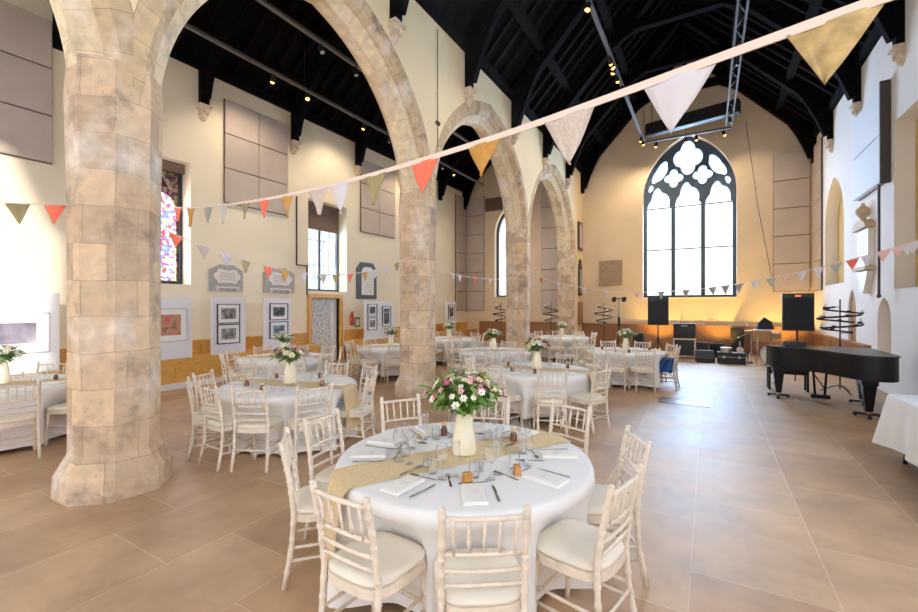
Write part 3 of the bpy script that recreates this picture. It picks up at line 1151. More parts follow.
# memorial tablets
def slate_tablet(y, z, w, h, label):
    root = tag(empty('memorial_tablet', (XN + .005, y, z)), label, 'memorial tablet', 'slate memorial tablets on the aisle wall')
    X = axes((0, 1, 0), (0, 0, 1), (1, 0, 0), (0, 0, 0))
    MB().prism([(-w / 2, 0), (w / 2, 0), (w / 2, h * .8), (w * .2, h), (-w * .2, h), (-w / 2, h * .8)], 0, .05, 0, X).build('slate_back', M['slate'], root)
    pts = []
    for k in range(40):
        t = 2 * PI * k / 40
        r = 1 + .10 * math.cos(6 * t)
        pts.append((w * .36 * r * math.copysign(abs(math.cos(t)) ** .6, math.cos(t)), h * .56 + h * .26 * r * math.copysign(abs(math.sin(t)) ** .6, math.sin(t))))
    MB().prism(pts, .05, .085, 0, X).build('scroll', M['marble'], root)
    b = MB()
    b.box(-w * .36, w * .36, h * .12, h * .17, .05, .10, 0, X)
    for k in (-1, 1):
        b.box(k * w * .3 - .02, k * w * .3 + .02, 0, h * .14, .05, .1, 0, X)
    b.build('ledge', M['marble'], root)
    ln = MB()
    for k in range(5):
        ln.box(-w * .22, w * .22, h * (.42 + .065 * k), h * (.435 + .065 * k), .085, .088, 0, X)
    ln.build('inscription', M['writing'], root)
slate_tablet(6.42, 2.14, .86, .66, 'grey slate memorial tablet with pale scroll, left of the pair on the aisle wall')
slate_tablet(7.96, 2.14, .98, .70, 'grey slate memorial tablet with pale scroll, nearer the clear aisle window')
root = tag(empty('memorial_tablet', (XN + .005, 11.55, 2.02)), 'black edged white memorial tablet right of the doorway', 'memorial tablet')
X = axes((0, 1, 0), (0, 0, 1), (1, 0, 0), (0, 0, 0))
MB().prism([(-.5, 0), (.5, 0), (.5, 1.05), (.3, 1.28), (-.3, 1.28), (-.5, 1.05)], 0, .05, 0, X).build('black_back', M['frame_black'], root)
MB().prism([(-.30, .14), (.30, .14), (.30, 1.0), (.16, 1.12), (-.16, 1.12), (-.30, 1.0)], .05, .09, 0, X).build('marble_face', M['marble'], root)
ln = MB()
for k in range(9):
    ln.box(-.22, .22, .25 + .085 * k, .262 + .085 * k, .09, .093, 0, X)
ln.build('inscription', M['writing'], root)

# east end plaques
root = tag(empty('stone_plaque', at(611, 18.1)[:1] + (YE - .005, 2.62)), 'square tan carved stone plaque on the east wall', 'plaque')
X = axes((1, 0, 0), (0, 0, 1), (0, -1, 0), (0, 0, 0))
MB().box(-.46, .46, 0, 1.05, 0, .06, 0, X).build('slab', M['plaque'], root)
ln = MB()
for k in range(8):
    ln.box(-.38, .38, .12 + .105 * k, .15 + .105 * k, .06, .063, 0, X)
ln.build('inscription', M['writing'], root)
X = axes((0, 1, 0), (0, 0, 1), (1, 0, 0), (0, 0, 0))
root = tag(empty('wall_tablet', (XA + .355, 18.25, 4.1)), 'upright dark framed tablet beside the third arch', 'tablet')
MB().box(-.3, .3, 0, 1.2, 0, .06, 0, X).build('frame', M['frame_black'], root)
MB().box(-.2, .2, .12, 1.08, .06, .075, 0, X).build('face', M['panel'], root)
root = tag(empty('wall_tablet', (XA + .355, 18.25, 2.2)), 'tall arched brown tablet below the dark framed one', 'tablet')
MB().prism([(-.22, 0), (.22, 0), (.22, 1.2), (.12, 1.45), (0, 1.55), (-.12, 1.45), (-.22, 1.2)], 0, .06, 0, X).build('frame', M['panelframe'], root)
MB().box(-.14, .14, .12, 1.1, .06, .07, 0, X).build('face', M['slate'], root)
tag(MB().rbox(XA + .36, XA + .44, 17.98, 18.5, 1.0, 1.95, .01).build('brown_shutter', M['brownwood']), 'narrow brown shutter at the arcade end by the east corner', 'shutter')

# south wall monument
root = tag(empty('wall_monument', (XS - .005, 13.05, 2.05)), 'white marble wall monument with urn on the south wall', 'monument')
X = axes((0, 1, 0), (0, 0, 1), (-1, 0, 0), (0, 0, 0))
MB().prism([(-.36, .62), (.36, .62), (.36, 1.45), (-.36, 1.45)], 0, .10, 0, X).build('marble_tablet', M['marble'], root)
MB().prism([(-.46, .52), (.46, .52), (.46, .60), (-.46, .60)], 0, .18, 0, X).build('sill', M['tan_stone'], root)
MB().prism([(-.38, .50), (.38, .50), (.20, .18), (.05, 0), (-.05, 0), (-.20, .18)], 0, .12, 0, X).build('apron', M['marble'], root)
MB().prism([(-.5, 1.46), (.5, 1.46), (.42, 1.56), (.2, 1.66), (-.2, 1.66), (-.42, 1.56)], 0, .18, 0, X).build('cornice', M['tan_stone'], root)
u = MB().lathe([(.07, 0), (.05, .05), (.12, .14), (.14, .22), (.10, .28), (.04, .34), (.03, .40)], 14)
u.build('urn', M['tan_stone'], root, (-.1, 0, 1.66))
ln = MB()
for k in range(7):
    ln.box(-.26, .26, .75 + .09 * k, .762 + .09 * k, .10, .103, 0, X)
ln.build('inscription', M['writing'], root)

tag(MB().tube([(XA + .365, 7.24, 7.3), (XA + .365, 7.24, 4.95)], .008, 6).box(XA + .352, XA + .39, 7.18, 7.30, 5.4, 5.46).build('wall_conduit', M['panelframe']), 'thin dark conduit running down the wall above the second pillar', 'conduit')
tag(MB().tube([(1.1, 17.4, 8.0), (1.5, 18.1, 5.2), (2.0, 18.6, 2.4)], .010, 5).build('rope', M['panelframe']), 'thin rope slanting down the east wall right of the great window', 'rope')
# small wall fittings by the doorway
root = tag(empty('fire_extinguisher', (XN + .13, 10.62 + .1, 1.12)), 'red fire extinguisher hung right of the oak doorway', 'fire extinguisher')
MB().lathe([(.06, 0), (.07, .02), (.07, .32), (.05, .38), (.02, .40)], 14).build('cylinder', M['red'], root)
MB().lathe([(.025, .40), (.025, .45)], 8).box(-.02, .10, -.01, .01, .44, .46).build('valve', M['black'], root)
tag(MB().box(XN, XN + .02, 10.98, 11.22, 1.05, 1.38).box(XN + .02, XN + .024, 11.02, 11.18, 1.10, 1.32, 1).build('wall_notice', [M['green'], M['mount']]), 'small green edged notice right of the fire extinguisher', 'sign')
tag(MB().box(XN, XN + .03, 8.55, 8.58, 3.0, 5.0).box(XN, XN + .03, 8.55, 8.95, 2.97, 3.0).box(XN, XN + .03, 8.93, 8.96, 2.1, 3.0).build('wall_conduit', M['panelframe']), 'thin dark conduit left of the clear aisle window', 'conduit')

# ------------------------------------------------------------------ lighting tracks
LAMPS = []
def spot_can(root, x, y, z, aim, lit=True):
    """a can lamp hung from a track"""
    d = Vector(aim).normalized()
    q = d.to_track_quat('Z', 'Y').to_matrix().to_4x4()
    q.translation = Vector((x, y, z - .16))
    mb = MB().lathe([(.03, -.09), (.05, -.07), (.055, .06), (.06, .07)], 12, X=q)
    mb.tube([(x, y, z - .02), (x, y, z - .14)], .012, 6)
    c = mb.build('spotlight', M['black'], root)
    b = MB().lathe([(.001, .078), (.052, .074)], 12, X=q, cap=False)
    b.ball(tuple(q @ Vector((0, 0, .065))), .045, 8, 6)
    b.build('bulb', M['bulb'] if lit else M['silver'], c)
    return Vector((x, y, z - .16)) + d * .13, d


def track(label, p, q, lamps, kind='flat'):
    root = tag(empty('lighting_track', (0, 0, 0)), label, 'lighting track')
    p, q = Vector(p), Vector(q)
    mb = MB()
    d = (q - p).normalized()
    s = d.cross(Vector((0, 0, 1))) * .055
    def bar(off, w, h):
        vs = []
        for pt in (p, q):
            for a, b in ((-w, -h), (w, -h), (w, h), (-w, h)):
                vs.append(pt + off + s.normalized() * a + Vector((0, 0, b)))
        mb.add(vs, [(3, 2, 1, 0), (4, 5, 6, 7), (0, 1, 5, 4), (1, 2, 6, 5), (2, 3, 7, 6), (3, 0, 4, 7)])
    if kind == 'flat':
        bar(Vector((0, 0, 0)), .045, .03)
    else:
        for k in (-1, 1):
            bar(s * 1.6 * k, .022, .03)
        n = int((q - p).length / .5)
        for i in range(n):
            a = p.lerp(q, i / n)
            b = p.lerp(q, (i + 1) / n)
            k = 1 if i % 2 else -1
            mb.tube([a + s * 1.6 * k, b - s * 1.6 * k], .014, 5)
    mb.build('rail', M['steel'], root)
    w = MB()
    n = max(2, int((q - p).length / 3))
    for i in range(n + 1):
        a = p.lerp(q, i / n)
        w.tube([a, (a.x, a.y, a.z + 1.2)], .006, 4)
    w.build('suspension_wire', M['black'], root)
    for t, aim, lit, power in lamps:
        a = p.lerp(q, t)
        pos, dr = spot_can(root, a.x, a.y, a.z, aim, lit)
        if power:
            LAMPS.append((pos, dr, power))
    return root


LP = 1.0
track('grey lighting track over the left side of the nave', (-2.1, 1.5, 8.0), (-2.1, 17.5, 8.0),
      [(.46, (-.2, -.2, -1), True, 260), (.60, (.1, .8, -1), True, 260), (.615, (.4, .1, -1), True, 0), (.63, (-.4, .3, -1), True, 260), (.66, (.1, .5, -1), True, 260), (.70, (-.6, .2, -1), True, 0), (.96, (-.3, .4, -.8), True, 150), (.985, (.2, .4, -.9), True, 150)])
track('lattice lighting truss over the right side of the nave', (.62, 1.5, 8.0), (.62, 17.5, 8.0),
      [(.3, (.3, .2, -1), False, 0), (.5, (.2, .3, -1), False, 0), (.7, (.1, .4, -1), False, 0), (.9, (.2, .8, -1), False, 0), (.94, (.3, .8, -1), False, 0)], 'lattice')
track('cross bar of spotlights in front of the great east window', (-2.1, 17.62, 7.96), (.7, 17.62, 7.96),
      [(.15, (-.2, .3, -1), True, 130), (.5, (0, .5, -1), True, 0), (.62, (.1, .2, -1), True, 130), (.92, (.4, .2, -1), True, 130)])
track('aisle lighting track with glowing amber lamps nearer the outer wall', (-8.9, .8, 7.3), (-8.9, 17.6, 7.3),
      [(.345, (-.5, .1, -1), True, 200), (.405, (.3, -.2, -1), True, 200), (.53, (-.6, .1, -1), True, 200), (.6, (-.5, .4, -1), False, 0), (.74, (-.5, 0, -1), True, 200), (.84, (.1, .4, -1), True, 160), (.79, (.5, -.2, -1), False, 0)])
track('aisle lighting track nearer the arcade', (-7.0, .8, 7.3), (-7.0, 17.6, 7.3),
      [(.33, (.4, .1, -1), False, 0), (.39, (.2, .2, -1), False, 0), (.55, (.2, .2, -1), False, 0), (.86, (.3, .3, -1), True, 160)])
o = tag(MB().rbox(-1.5, 1.5, -.16, .16, -.22, .22, .03).build('screen_case', M['black'], None, (-.55, 17.2, 8.35), R(-13)), 'long dark case hanging in front of the great window top', 'case')
mb = MB()
for x in (-1.3, 1.3):
    mb.tube([(x, 0, .2), (x, 0, 1.3)], .012, 5)
mb.build('hanger', M['black'], o)


# ------------------------------------------------------------------ chairs
def turned(mb, pts, r, rings, seg, ringr=1.22):
    """bamboo-look turned rod along a polyline"""
    pts = [Vector(p) for p in pts]
    ln = [0]
    for a, b in zip(pts[:-1], pts[1:]):
        ln.append(ln[-1] + (b - a).length)
    T = ln[-1]
    def pos(s):
        for k in range(len(pts) - 1):
            if s <= ln[k + 1] or k == len(pts) - 2:
                return pts[k].lerp(pts[k + 1], (s - ln[k]) / (ln[k + 1] - ln[k]))
    ss = [(0, 1), (T, 1)] + [(l, 1) for l in ln[1:-1]]
    for c in rings:
        for off, f in ((-.014, 1), (-.006, ringr), (.006, ringr), (.014, 1)):
            ss.append((c * T + off, f))
    ss = sorted((min(T, max(0, s)), f) for s, f in ss)
    out = [ss[0]]
    for s in ss[1:]:
        if s[0] - out[-1][0] > .002:
            out.append(s)
    mb.tube([pos(s) for s, f in out], [r * f for s, f in out], seg)


POST = [(.192, -.045, 0), (.188, .0, .25), (.185, .012, .47), (.183, -.015, .68), (.183, -.062, .905)]


def post_at(z):
    for a, b in zip(POST[:-1], POST[1:]):
        if z <= b[2]:
            t = (z - a[2]) / (b[2] - a[2])
            return tuple(a[i] + (b[i] - a[i]) * t for i in range(3))
    return POST[-1]


def seat_outline(s=1.0, n=28):
    pts = []
    for i in range(n):
        t = 2 * PI * i / n
        ct, st = math.cos(t), math.sin(t)
        x = .205 * math.copysign(abs(ct) ** .55, ct)
        y = .205 * math.copysign(abs(st) ** .55, st)
        x *= 1 + .06 * (y / .205)
        pts.append((x * s, y * s + .195))
    return pts


def seat_pad(mb, z0, z1, mat=0, n=28):
    rows = [(.97, z0), (1.02, z0 + .008), (1.03, z0 + .02), (1.0, z1 - .014), (.93, z1 - .004), (.75, z1 + .002), (.4, z1 + .007), (.05, z1 + .008)]
    vs = []
    for s, z in rows:
        vs += [(p[0], p[1], z) for p in seat_outline(s, n)]
    fs = [(k * n + i, k * n + (i + 1) % n, k * n + n + (i + 1) % n, k * n + n + i) for k in range(len(rows) - 1) for i in range(n)]
    fs.append(tuple((len(rows) - 1) * n + i for i in range(n)))
    fs.append(tuple(range(n - 1, -1, -1)))
    mb.add(vs, fs, mat, True)


RAILS = [.545, .615, .695, .865]


def make_chair():
    root = empty('spindle_back_chair')
    cm = M['chair']
    b = MB()
    seat_pad(b, .452, .492)
    b.build('seat_pad', M['cushion'], root)
    MB().prism(seat_outline(1.04), .405, .452, 0, smooth=True).build('seat_frame', cm, root)
    for s in (-1, 1):
        b = MB()
        turned(b, [(p[0] * s, p[1], p[2]) for p in POST], .0165, (.12, .22, .34, .44, .56, .66, .74, .82, .90, .97), 8)
        b.ball((s * .183, -.063, .907), (.019, .019, .012), 8, 5)
        b.build('rear_leg', cm, root)
        b = MB()
        turned(b, [(s * .195, .375, 0), (s * .18, .355, .41)], .0165, (.15, .35, .55, .75, .92), 8)
        b.build('front_leg', cm, root)
        for z in (.17, .25):
            b = MB()
            pr, pf = post_at(z), (s * (.195 - .015 * z / .41), .375 - .02 * z / .41, z)
            turned(b, [(pr[0] * s, pr[1], pr[2]), pf], .0095, (.3, .7), 6)
            b.build('side_stretcher', cm, root)
    b = MB()
    turned(b, [(-.19, .367, .20), (.19, .367, .20)], .0095, (.3, .7), 6)
    b.build('front_stretcher', cm, root)
    b = MB()
    turned(b, [(-.187, -.01, .22), (.187, -.01, .22)], .0095, (.3, .7), 6)
    b.build('rear_stretcher', cm, root)
    for z in RAILS:
        p = post_at(z)
        b = MB()
        bow = -.012 if z > .6 else -.006
        b.tube([(-p[0], p[1], z), (-.09, p[1] + bow, z), (0, p[1] + bow * 1.2, z), (.09, p[1] + bow, z), (p[0], p[1], z)], .0125 if z > .8 else .0105, 8)
        b.build('top_rail' if z > .8 else 'back_rail', cm, root)
    for k in range(5):
        x = (k - 2) * .066
        a, c = post_at(.695), post_at(.865)
        b = MB()
        turned(b, [(x, a[1] - .012, .695), (x * 1.04, c[1] - .012, .865)], .0075, (.35, .65), 6, 1.35)
        b.build('spindle', cm, root)
    return root


def make_far_chair():
    """the same chair, for places where its pieces cannot be told apart"""
    b = MB()
    for s in (-1, 1):
        b.tube([(p[0] * s, p[1], p[2]) for p in POST], .0175, 5)
        b.tube([(s * .195, .375, 0), (s * .18, .355, .41)], .0175, 5)
        for z in (.17, .25):
            pr = post_at(z)
            b.tube([(pr[0] * s, pr[1], pr[2]), (s * .19, .37, z)], .010, 4)
    b.tube([(-.19, .367, .20), (.19, .367, .20)], .010, 4)
    for z in RAILS:
        p = post_at(z)
        b.tube([(-p[0], p[1], z), (0, p[1] - .012, z), (p[0], p[1], z)], .012, 5)
    for k in range(5):
        x = (k - 2) * .066
        a, c = post_at(.695), post_at(.865)
        b.tube([(x, a[1] - .012, .695), (x, c[1] - .012, .865)], .0085, 4)
    b.prism(seat_outline(1.04, 16), .405, .452)
    root = empty('spindle_back_chair')
    b.build('chair_frame', M['chair'], root)
    b = MB()
    seat_pad(b, .452, .492, 0, 16)
    b.build('seat_pad', M['cushion'], root)
    return root


CHAIR = make_chair()
FARCHAIR = make_far_chair()

# ------------------------------------------------------------------ tables
TOP = .745
TR = .84


def cloth_mesh(pushes, seed, hem=.05, n=144, rad=TR):
    """round linen cloth: flat top, soft folds down to the hem; pushed in where chairs are tucked under"""
    rnd = random.Random(seed)
    ph = [rnd.uniform(0, 2 * PI) for _ in range(4)]
    rows = [0, .3, .6, .85, .965, .99, 1.0]
    vs = []
    def ring(fn):
        for i in range(n):
            t = 2 * PI * i / n
            r, z = fn(t)
            vs.append((r * math.cos(t), r * math.sin(t), z))
    for q in rows:
        ring(lambda t: (max(.001, q * rad), TOP + .012 - (0 if q < .985 else (.003 if q < .995 else .010))))
    drops = [.02, .06, .12, .20, .30, .40, .50, .60, TOP - hem]
    for d in drops:
        k = min(1, d / .62)
        def fn(t):
            fold = .026 * math.sin(9 * t + ph[0]) + .018 * math.sin(14 * t + ph[1]) + .012 * math.sin(23 * t + ph[2])
            push = 0
            deep = 0
            for a, dd in pushes:
                dt = (t - a + PI) % (2 * PI) - PI
                e = math.exp(-(dt / .33) ** 4)
                push = max(push, e)
                deep = max(deep, e * max(0, rad + .008 - (dd - .445)))
            q = max(0, min(1, (d - .06) / .18))
            push, deep = push * q, deep * q
            r = rad + .008 + (fold * k + .035 * k) * (1 - push) - deep
            return r, TOP + .002 - d
        ring(fn)
    nr = len(rows) + len(drops)
    fs = [(k * n + i, k * n + (i + 1) % n, k * n + n + (i + 1) % n, k * n + n + i) for k in range(nr - 1) for i in range(n)]
    return MB().add(vs, fs, 0, True)


def runner_mesh(ang, rad, w=.34, drop=.5):
    """hessian strip laid across the cloth and hanging over both sides"""
    vs = []
    prof = []
    n = 20
    for i in range(n + 1):
        s = -1 + 2 * i / n
        prof.append(s)
    rows = []
    for dz in (drop, .35, .2, .08, .02):
        rows.append(('L', dz))
    for s in prof:
        rows.append(('T', s))
    for dz in (.02, .08, .2, .35, drop):
        rows.append(('R', dz))
    m = 9
    for kind, v in rows:
        for j in range(m):
            y = (j / (m - 1) - .5) * w
            edge = math.sqrt(max(.01, (rad + .012) ** 2 - y * y))
            if kind == 'T':
                x, z = v * edge, TOP + .0165 + (.002 * math.sin(v * 17 + j))
                if abs(v) > .99:
                    z -= .004
            else:
                sg = -1 if kind == 'L' else 1
                out = .050 * min(1, v / .3) + .010 * math.sin(j * 1.4 + v * 6)
                x, z = sg * (edge + .008 + out + .02), TOP + .008 - v
            vs.append((x, y, z))
    nr = len(rows)
    fs = [(k * m + j, k * m + j + 1, (k + 1) * m + j + 1, (k + 1) * m + j) for k in range(nr - 1) for j in range(m - 1)]
    return MB().add(vs, fs, 0, True, Matrix.Rotation(ang, 4, 'Z'))


def make_table():
    root = empty('round_table')
    MB().lathe([(.001, TOP - .03), (TR - .01, TOP - .03), (TR, TOP - .02), (TR, TOP - .004), (TR - .01, TOP), (.001, TOP)], 40).build('tabletop', M['brownwood'], root)
    for k in range(4):
        a = PI / 4 + k * PI / 2
        MB().tube([(.45 * math.cos(a), .45 * math.sin(a), TOP - .03), (.5 * math.cos(a), .5 * math.sin(a), 0)], .018, 8).build('leg', M['black'], root)
    return root


TABLE = make_table()


def lathe_obj(name, prof, seg, mat, parent=None):
    return MB().lathe(prof, seg, cap=False).build(name, M[mat], parent)


def glass_proto(kind, seg):
    if kind == 'wine':
        root = empty('wine_glass')
        lathe_obj('bowl', [(.004, .085), (.022, .095), (.036, .118), (.041, .145), (.039, .175), (.034, .20), (.0325, .20), (.037, .175), (.039, .146), (.034, .12), (.02, .099), (.001, .094)], seg, 'glass', root)
        lathe_obj('stem', [(.005, .085), (.0038, .05), (.004, .02), (.01, .008)], max(6, seg // 2), 'glass', root)
        lathe_obj('foot', [(.001, .008), (.012, .006), (.035, .002), (.035, 0), (.001, 0)], seg, 'glass', root)
    elif kind == 'flute':
        root = empty('champagne_flute')
        lathe_obj('bowl', [(.003, .08), (.014, .095), (.024, .13), (.027, .17), (.025, .21), (.0235, .21), (.025, .17), (.022, .13), (.012, .10), (.001, .09)], seg, 'glass', root)
        lathe_obj('stem', [(.0045, .08), (.0035, .04), (.004, .015), (.009, .006)], max(6, seg // 2), 'glass', root)
        lathe_obj('foot', [(.001, .007), (.012, .005), (.032, .002), (.032, 0), (.001, 0)], seg, 'glass', root)
    else:
        root = lathe_obj('water_tumbler', [(.001, .006), (.027, .006), (.029, .02), (.034, .095), (.0355, .095), (.031, .01), (.029, 0), (.001, 0)], seg, 'glass')
    return root


G_WINE, G_FLUTE, G_TUMB = glass_proto('wine', 18), glass_proto('flute', 18), glass_proto('tumbler', 18)
far_wine = MB()
far_wine.lathe([(.004, .085), (.022, .095), (.036, .118), (.041, .145), (.034, .20)], 10, cap=False)
far_wine.lathe([(.005, .085), (.004, .02), (.01, .008), (.035, .002), (.035, 0), (.001, 0)], 10, cap=False)
FAR_WINE = far_wine.build('wine_glass', M['glass'])
FAR_TUMB = MB().lathe([(.001, .004), (.029, .004), (.035, .095)], 10, cap=False).build('water_tumbler', M['glass'])


def cutlery(kind):
    mb = MB()
    t = .0022
    if kind == 'fork':
        mb.prism([(-.004, 0), (.004, 0), (.0075, .02), (.003, .11), (-.003, .11), (-.0075, .02)], 0, t)
        mb.prism([(-.003, .108), (.003, .108), (.012, .135), (.012, .15), (-.012, .15), (-.012, .135)], 0, t)
        for k in range(4):
            x = -.0105 + k * .007
            mb.prism([(x - .002, .149), (x + .002, .149), (x + .0012, .195), (x - .0012, .195)], 0, t)
        name = 'fork'
    elif kind == 'knife':
        mb.prism([(-.005, 0), (.005, 0), (.007, .02), (.005, .095), (-.005, .095), (-.007, .02)], 0, t * 1.6)
        mb.prism([(-.005, .094), (.005, .094), (.0095, .12), (.0095, .17), (.004, .205), (-.002, .215), (-.005, .2)], 0, t * .7)
        name = 'table_knife'
    else:
        mb.prism([(-.004, 0), (.004, 0), (.006, .02), (.003, .11), (-.003, .11), (-.006, .02)], 0, t)
        X = Matrix.Translation((0, .142, .003))
        mb.ball((0, 0, 0), (.0165, .034, .004), 12, 6, 0, X)
        name = 'spoon'
    return mb.build(name, M['cutlery'])


FORK, KNIFE, SPOON = cutlery('fork'), cutlery('knife'), cutlery('spoon')


def napkin_proto():
    mb = MB()
    mb.rbox(-.065, .065, -.12, .12, 0, .008, .004)
    mb.rbox(-.06, .063, -.117, .118, .008, .015, .004)
    return mb.build('folded_napkin', M['napkin'])


NAPKIN = napkin_proto()


def menu_proto():
    root = empty('menu_card')
    MB().box(-.052, .052, -.10, .10, 0, .0025).build('card', M['card'], root)
    k = MB()
    k.box(-.03, .03, .012, .016, .0025, .0029)
    for i in range(6):
        a = i * PI / 3
        k.add([(0, 0, 0), (.012 * math.cos(a), .03 + .012 * math.sin(a), 0)], [])
    k.tube([(-.022, -.005, .0027), (-.008, .004, .0027), (.006, -.006, .0027), (.024, .003, .0027)], .0012, 4)
    k.tube([(-.012, -.025, .0027), (.014, -.022, .0027)], .001, 4)
    k.build('printed_motif', M['ink'], root)
    return root


MENU = menu_proto()
CARD = MB().box(-.055, .055, -.11, .11, 0, .012).build('menu_card', M['card'])


def favour_proto():
    root = empty('favour_box')
    b = MB()
    for (z0, z1, w0, w1) in ((0, .045, .028, .024),):
        b.add([(-w0, -w0 * .7, z0), (w0, -w0 * .7, z0), (w0, w0 * .7, z0), (-w0, w0 * .7, z0), (-w1, -w1 * .7, z1), (w1, -w1 * .7, z1), (w1, w1 * .7, z1), (-w1, w1 * .7, z1)],
              [(3, 2, 1, 0), (4, 5, 6, 7), (0, 1, 5, 4), (1, 2, 6, 5), (2, 3, 7, 6), (3, 0, 4, 7)])
    b.build('box', M['amber'], root)
    MB().rbox(-.026, .026, -.019, .019, .045, .058, .004).build('lid', M['amber'], root)
    MB().box(-.0265, .0265, -.0195, .0195, .004, .012).build('base_band', M['brownglass'], root)
    return root


FAVOUR = favour_proto()


def jar_proto():
    root = empty('bud_jar')
    MB().lathe([(.022, 0), (.026, .01), (.026, .05), (.018, .062), (.019, .07), (.001, .07)], 12).build('jar', M['brownglass'], root)
    b = MB()
    for i in range(5):
        a = i * 1.3
        b.ball((.012 * math.cos(a), .012 * math.sin(a), .085 + .008 * (i % 2)), .013, 7, 5)
    b.build('flower_head', M['pet_peach'], root)
    return root


JAR = jar_proto()


def tealight_proto():
    root = empty('tealight_holder')
    MB().lathe([(.001, .005), (.028, .005), (.030, .065), (.033, .065), (.031, 0), (.001, 0)], 14, cap=False).build('glass_cup', M['glass'], root)
    MB().lathe([(.019, .006), (.019, .022), (.001, .022)], 12).build('candle', M['wax'], root)
    return root


TEALIGHT = tealight_proto()


def coaster_proto():
    return MB().lathe([(.001, 0), (.026, 0), (.028, .004), (.026, .009), (.001, .009)], 16).build('wooden_slice', M['drumshell'])


SLICE = coaster_proto()


def jug_proto():
    root = empty('flower_jug')
    MB().lathe([(.001, .002), (.080, .002), (.084, .012), (.078, .09), (.064, .19), (.052, .255), (.054, .27), (.050, .27), (.048, .255), (.058, .19), (.070, .09), (.074, .02), (.001, .015)], 24, cap=False).build('body', M['jug'], root)
    MB().lathe([(.054, .266), (.057, .272), (.053, .277), (.049, .272)], 24, cap=False).build('rim', M['jug'], root)
    MB().lathe([(.0845, .010), (.0855, .016), (.0842, .022)], 24, cap=False).build('foot_ring', M['jug'], root)
    return root


JUG = jug_proto()


def petal_flower(seed, s=.034, n=6):
    rnd = random.Random(seed)
    mb = MB()
    for i in range(n):
        a = 2 * PI * i / n + rnd.uniform(-.15, .15)
        up = rnd.uniform(.5, .9)
        X = Matrix.Rotation(a, 4, 'Z')
        w = s * .36
        vs = [(0, 0, 0), (s * .45, -w, s * .42 * up), (s * .5, 0, s * .34 * up), (s * .45, w, s * .42 * up), (s * .95, -w * .55, s * .62 * up), (s, 0, s * .52 * up), (s * .95, w * .55, s * .62 * up)]
        mb.add(vs, [(0, 1, 2), (0, 2, 3), (1, 4, 5, 2), (2, 5, 6, 3)], 0, True, X)
    mb.ball((0, 0, s * .25), s * .18, 6, 4, 1)
    return mb


BLOOM = {}
for i, k in enumerate(('pet_white', 'pet_cream', 'pet_pink', 'pet_magenta', 'pet_dark', 'pet_peach')):
    BLOOM[k] = petal_flower(i).mesh('blossom', [M[k], M['leaf2']])


def bouquet(loc, label, spread, height, blooms, n, seed, bscale=1.0, nleaf=110, leafs=1.0):
    """cut flowers: stems, leaves and single blossoms fanning out of a jug"""
    rnd = random.Random(seed)
    root = tag(empty('flower_bouquet', loc), label, 'flowers', 'flower bouquets on the tables')
    tips = []
    for i in range(n):
        f = math.sqrt((i + .5) / n)
        a = i * 2.39996 + rnd.uniform(-.25, .25)
        rr = spread * f * rnd.uniform(.8, 1.05)
        z = height * (1 - .50 * f * f) * rnd.uniform(.82, 1.05)
        tips.append(Vector((rr * math.cos(a), rr * math.sin(a), z)))
    st = MB()
    for t in tips:
        st.tube([(t.x * .06, t.y * .06, -.12), (t.x * .25, t.y * .25, t.z * .35), t], .0022, 4)
    st.build('stems', M['stem'], root)['kind'] = 'stuff'
    for mi, mname, cnt in ((0, 'leaf', nleaf), (1, 'leaf2', nleaf // 3)):
        lv = MB()
        for i in range(cnt):
            t = rnd.choice(tips)
            q = rnd.uniform(.22, .92)
            p = Vector((t.x * q, t.y * q, t.z * (q ** .8)))
            a = math.atan2(t.y, t.x) + rnd.uniform(-1.2, 1.2)
            l = rnd.uniform(.05, .105) * leafs
            w = l * .17
            el = rnd.uniform(-.5, .75)
            X = Matrix.Translation(p) @ Matrix.Rotation(a, 4, 'Z') @ Matrix.Rotation(-el, 4, 'Y') @ Matrix.Rotation(rnd.uniform(-.6, .6), 4, 'X')
            lv.add([(0, 0, 0), (l * .35, -w, .004), (l * .35, 0, 0), (l * .35, w, .004), (l * .75, -w * .75, -.004), (l * .75, 0, -.008), (l * .75, w * .75, -.004), (l, 0, -.022)],
                   [(0, 1, 2), (0, 2, 3), (1, 4, 5, 2), (2, 5, 6, 3), (4, 7, 5), (5, 7, 6)], 0, True, X)
        lv.build('foliage', M[mname], root)['kind'] = 'stuff'
    for i, t in enumerate(tips):
        k = rnd.choice(blooms)
        b = bpy.data.objects.new('blossom', BLOOM[k])
        COL.objects.link(b)
        b.parent = root
        b.location = t
        d = Vector((t.x, t.y, t.z * .5 + .05)).normalized()
        b.rotation_euler = d.to_track_quat('Z', 'Y').to_euler()
        s = bscale * rnd.uniform(.75, 1.15)
        b.scale = (s, s, s)
    return root


CLOCK = ['three', 'two', 'one', 'twelve', 'eleven', 'ten', 'nine', 'eight', 'seven', 'six', 'five', 'four']


def clock_names(angs):
    """place names round a table, six o'clock being the side nearest the camera"""
    used, out = set(), []
    for a in angs:
        k = round((a % 360) / 30) % 12
        for d in (0, 1, -1, 2, -2, 3, -3):
            if (k + d) % 12 not in used:
                k = (k + d) % 12
                break
        used.add(k)
        out.append(CLOCK[k] + " o'clock")
    return out


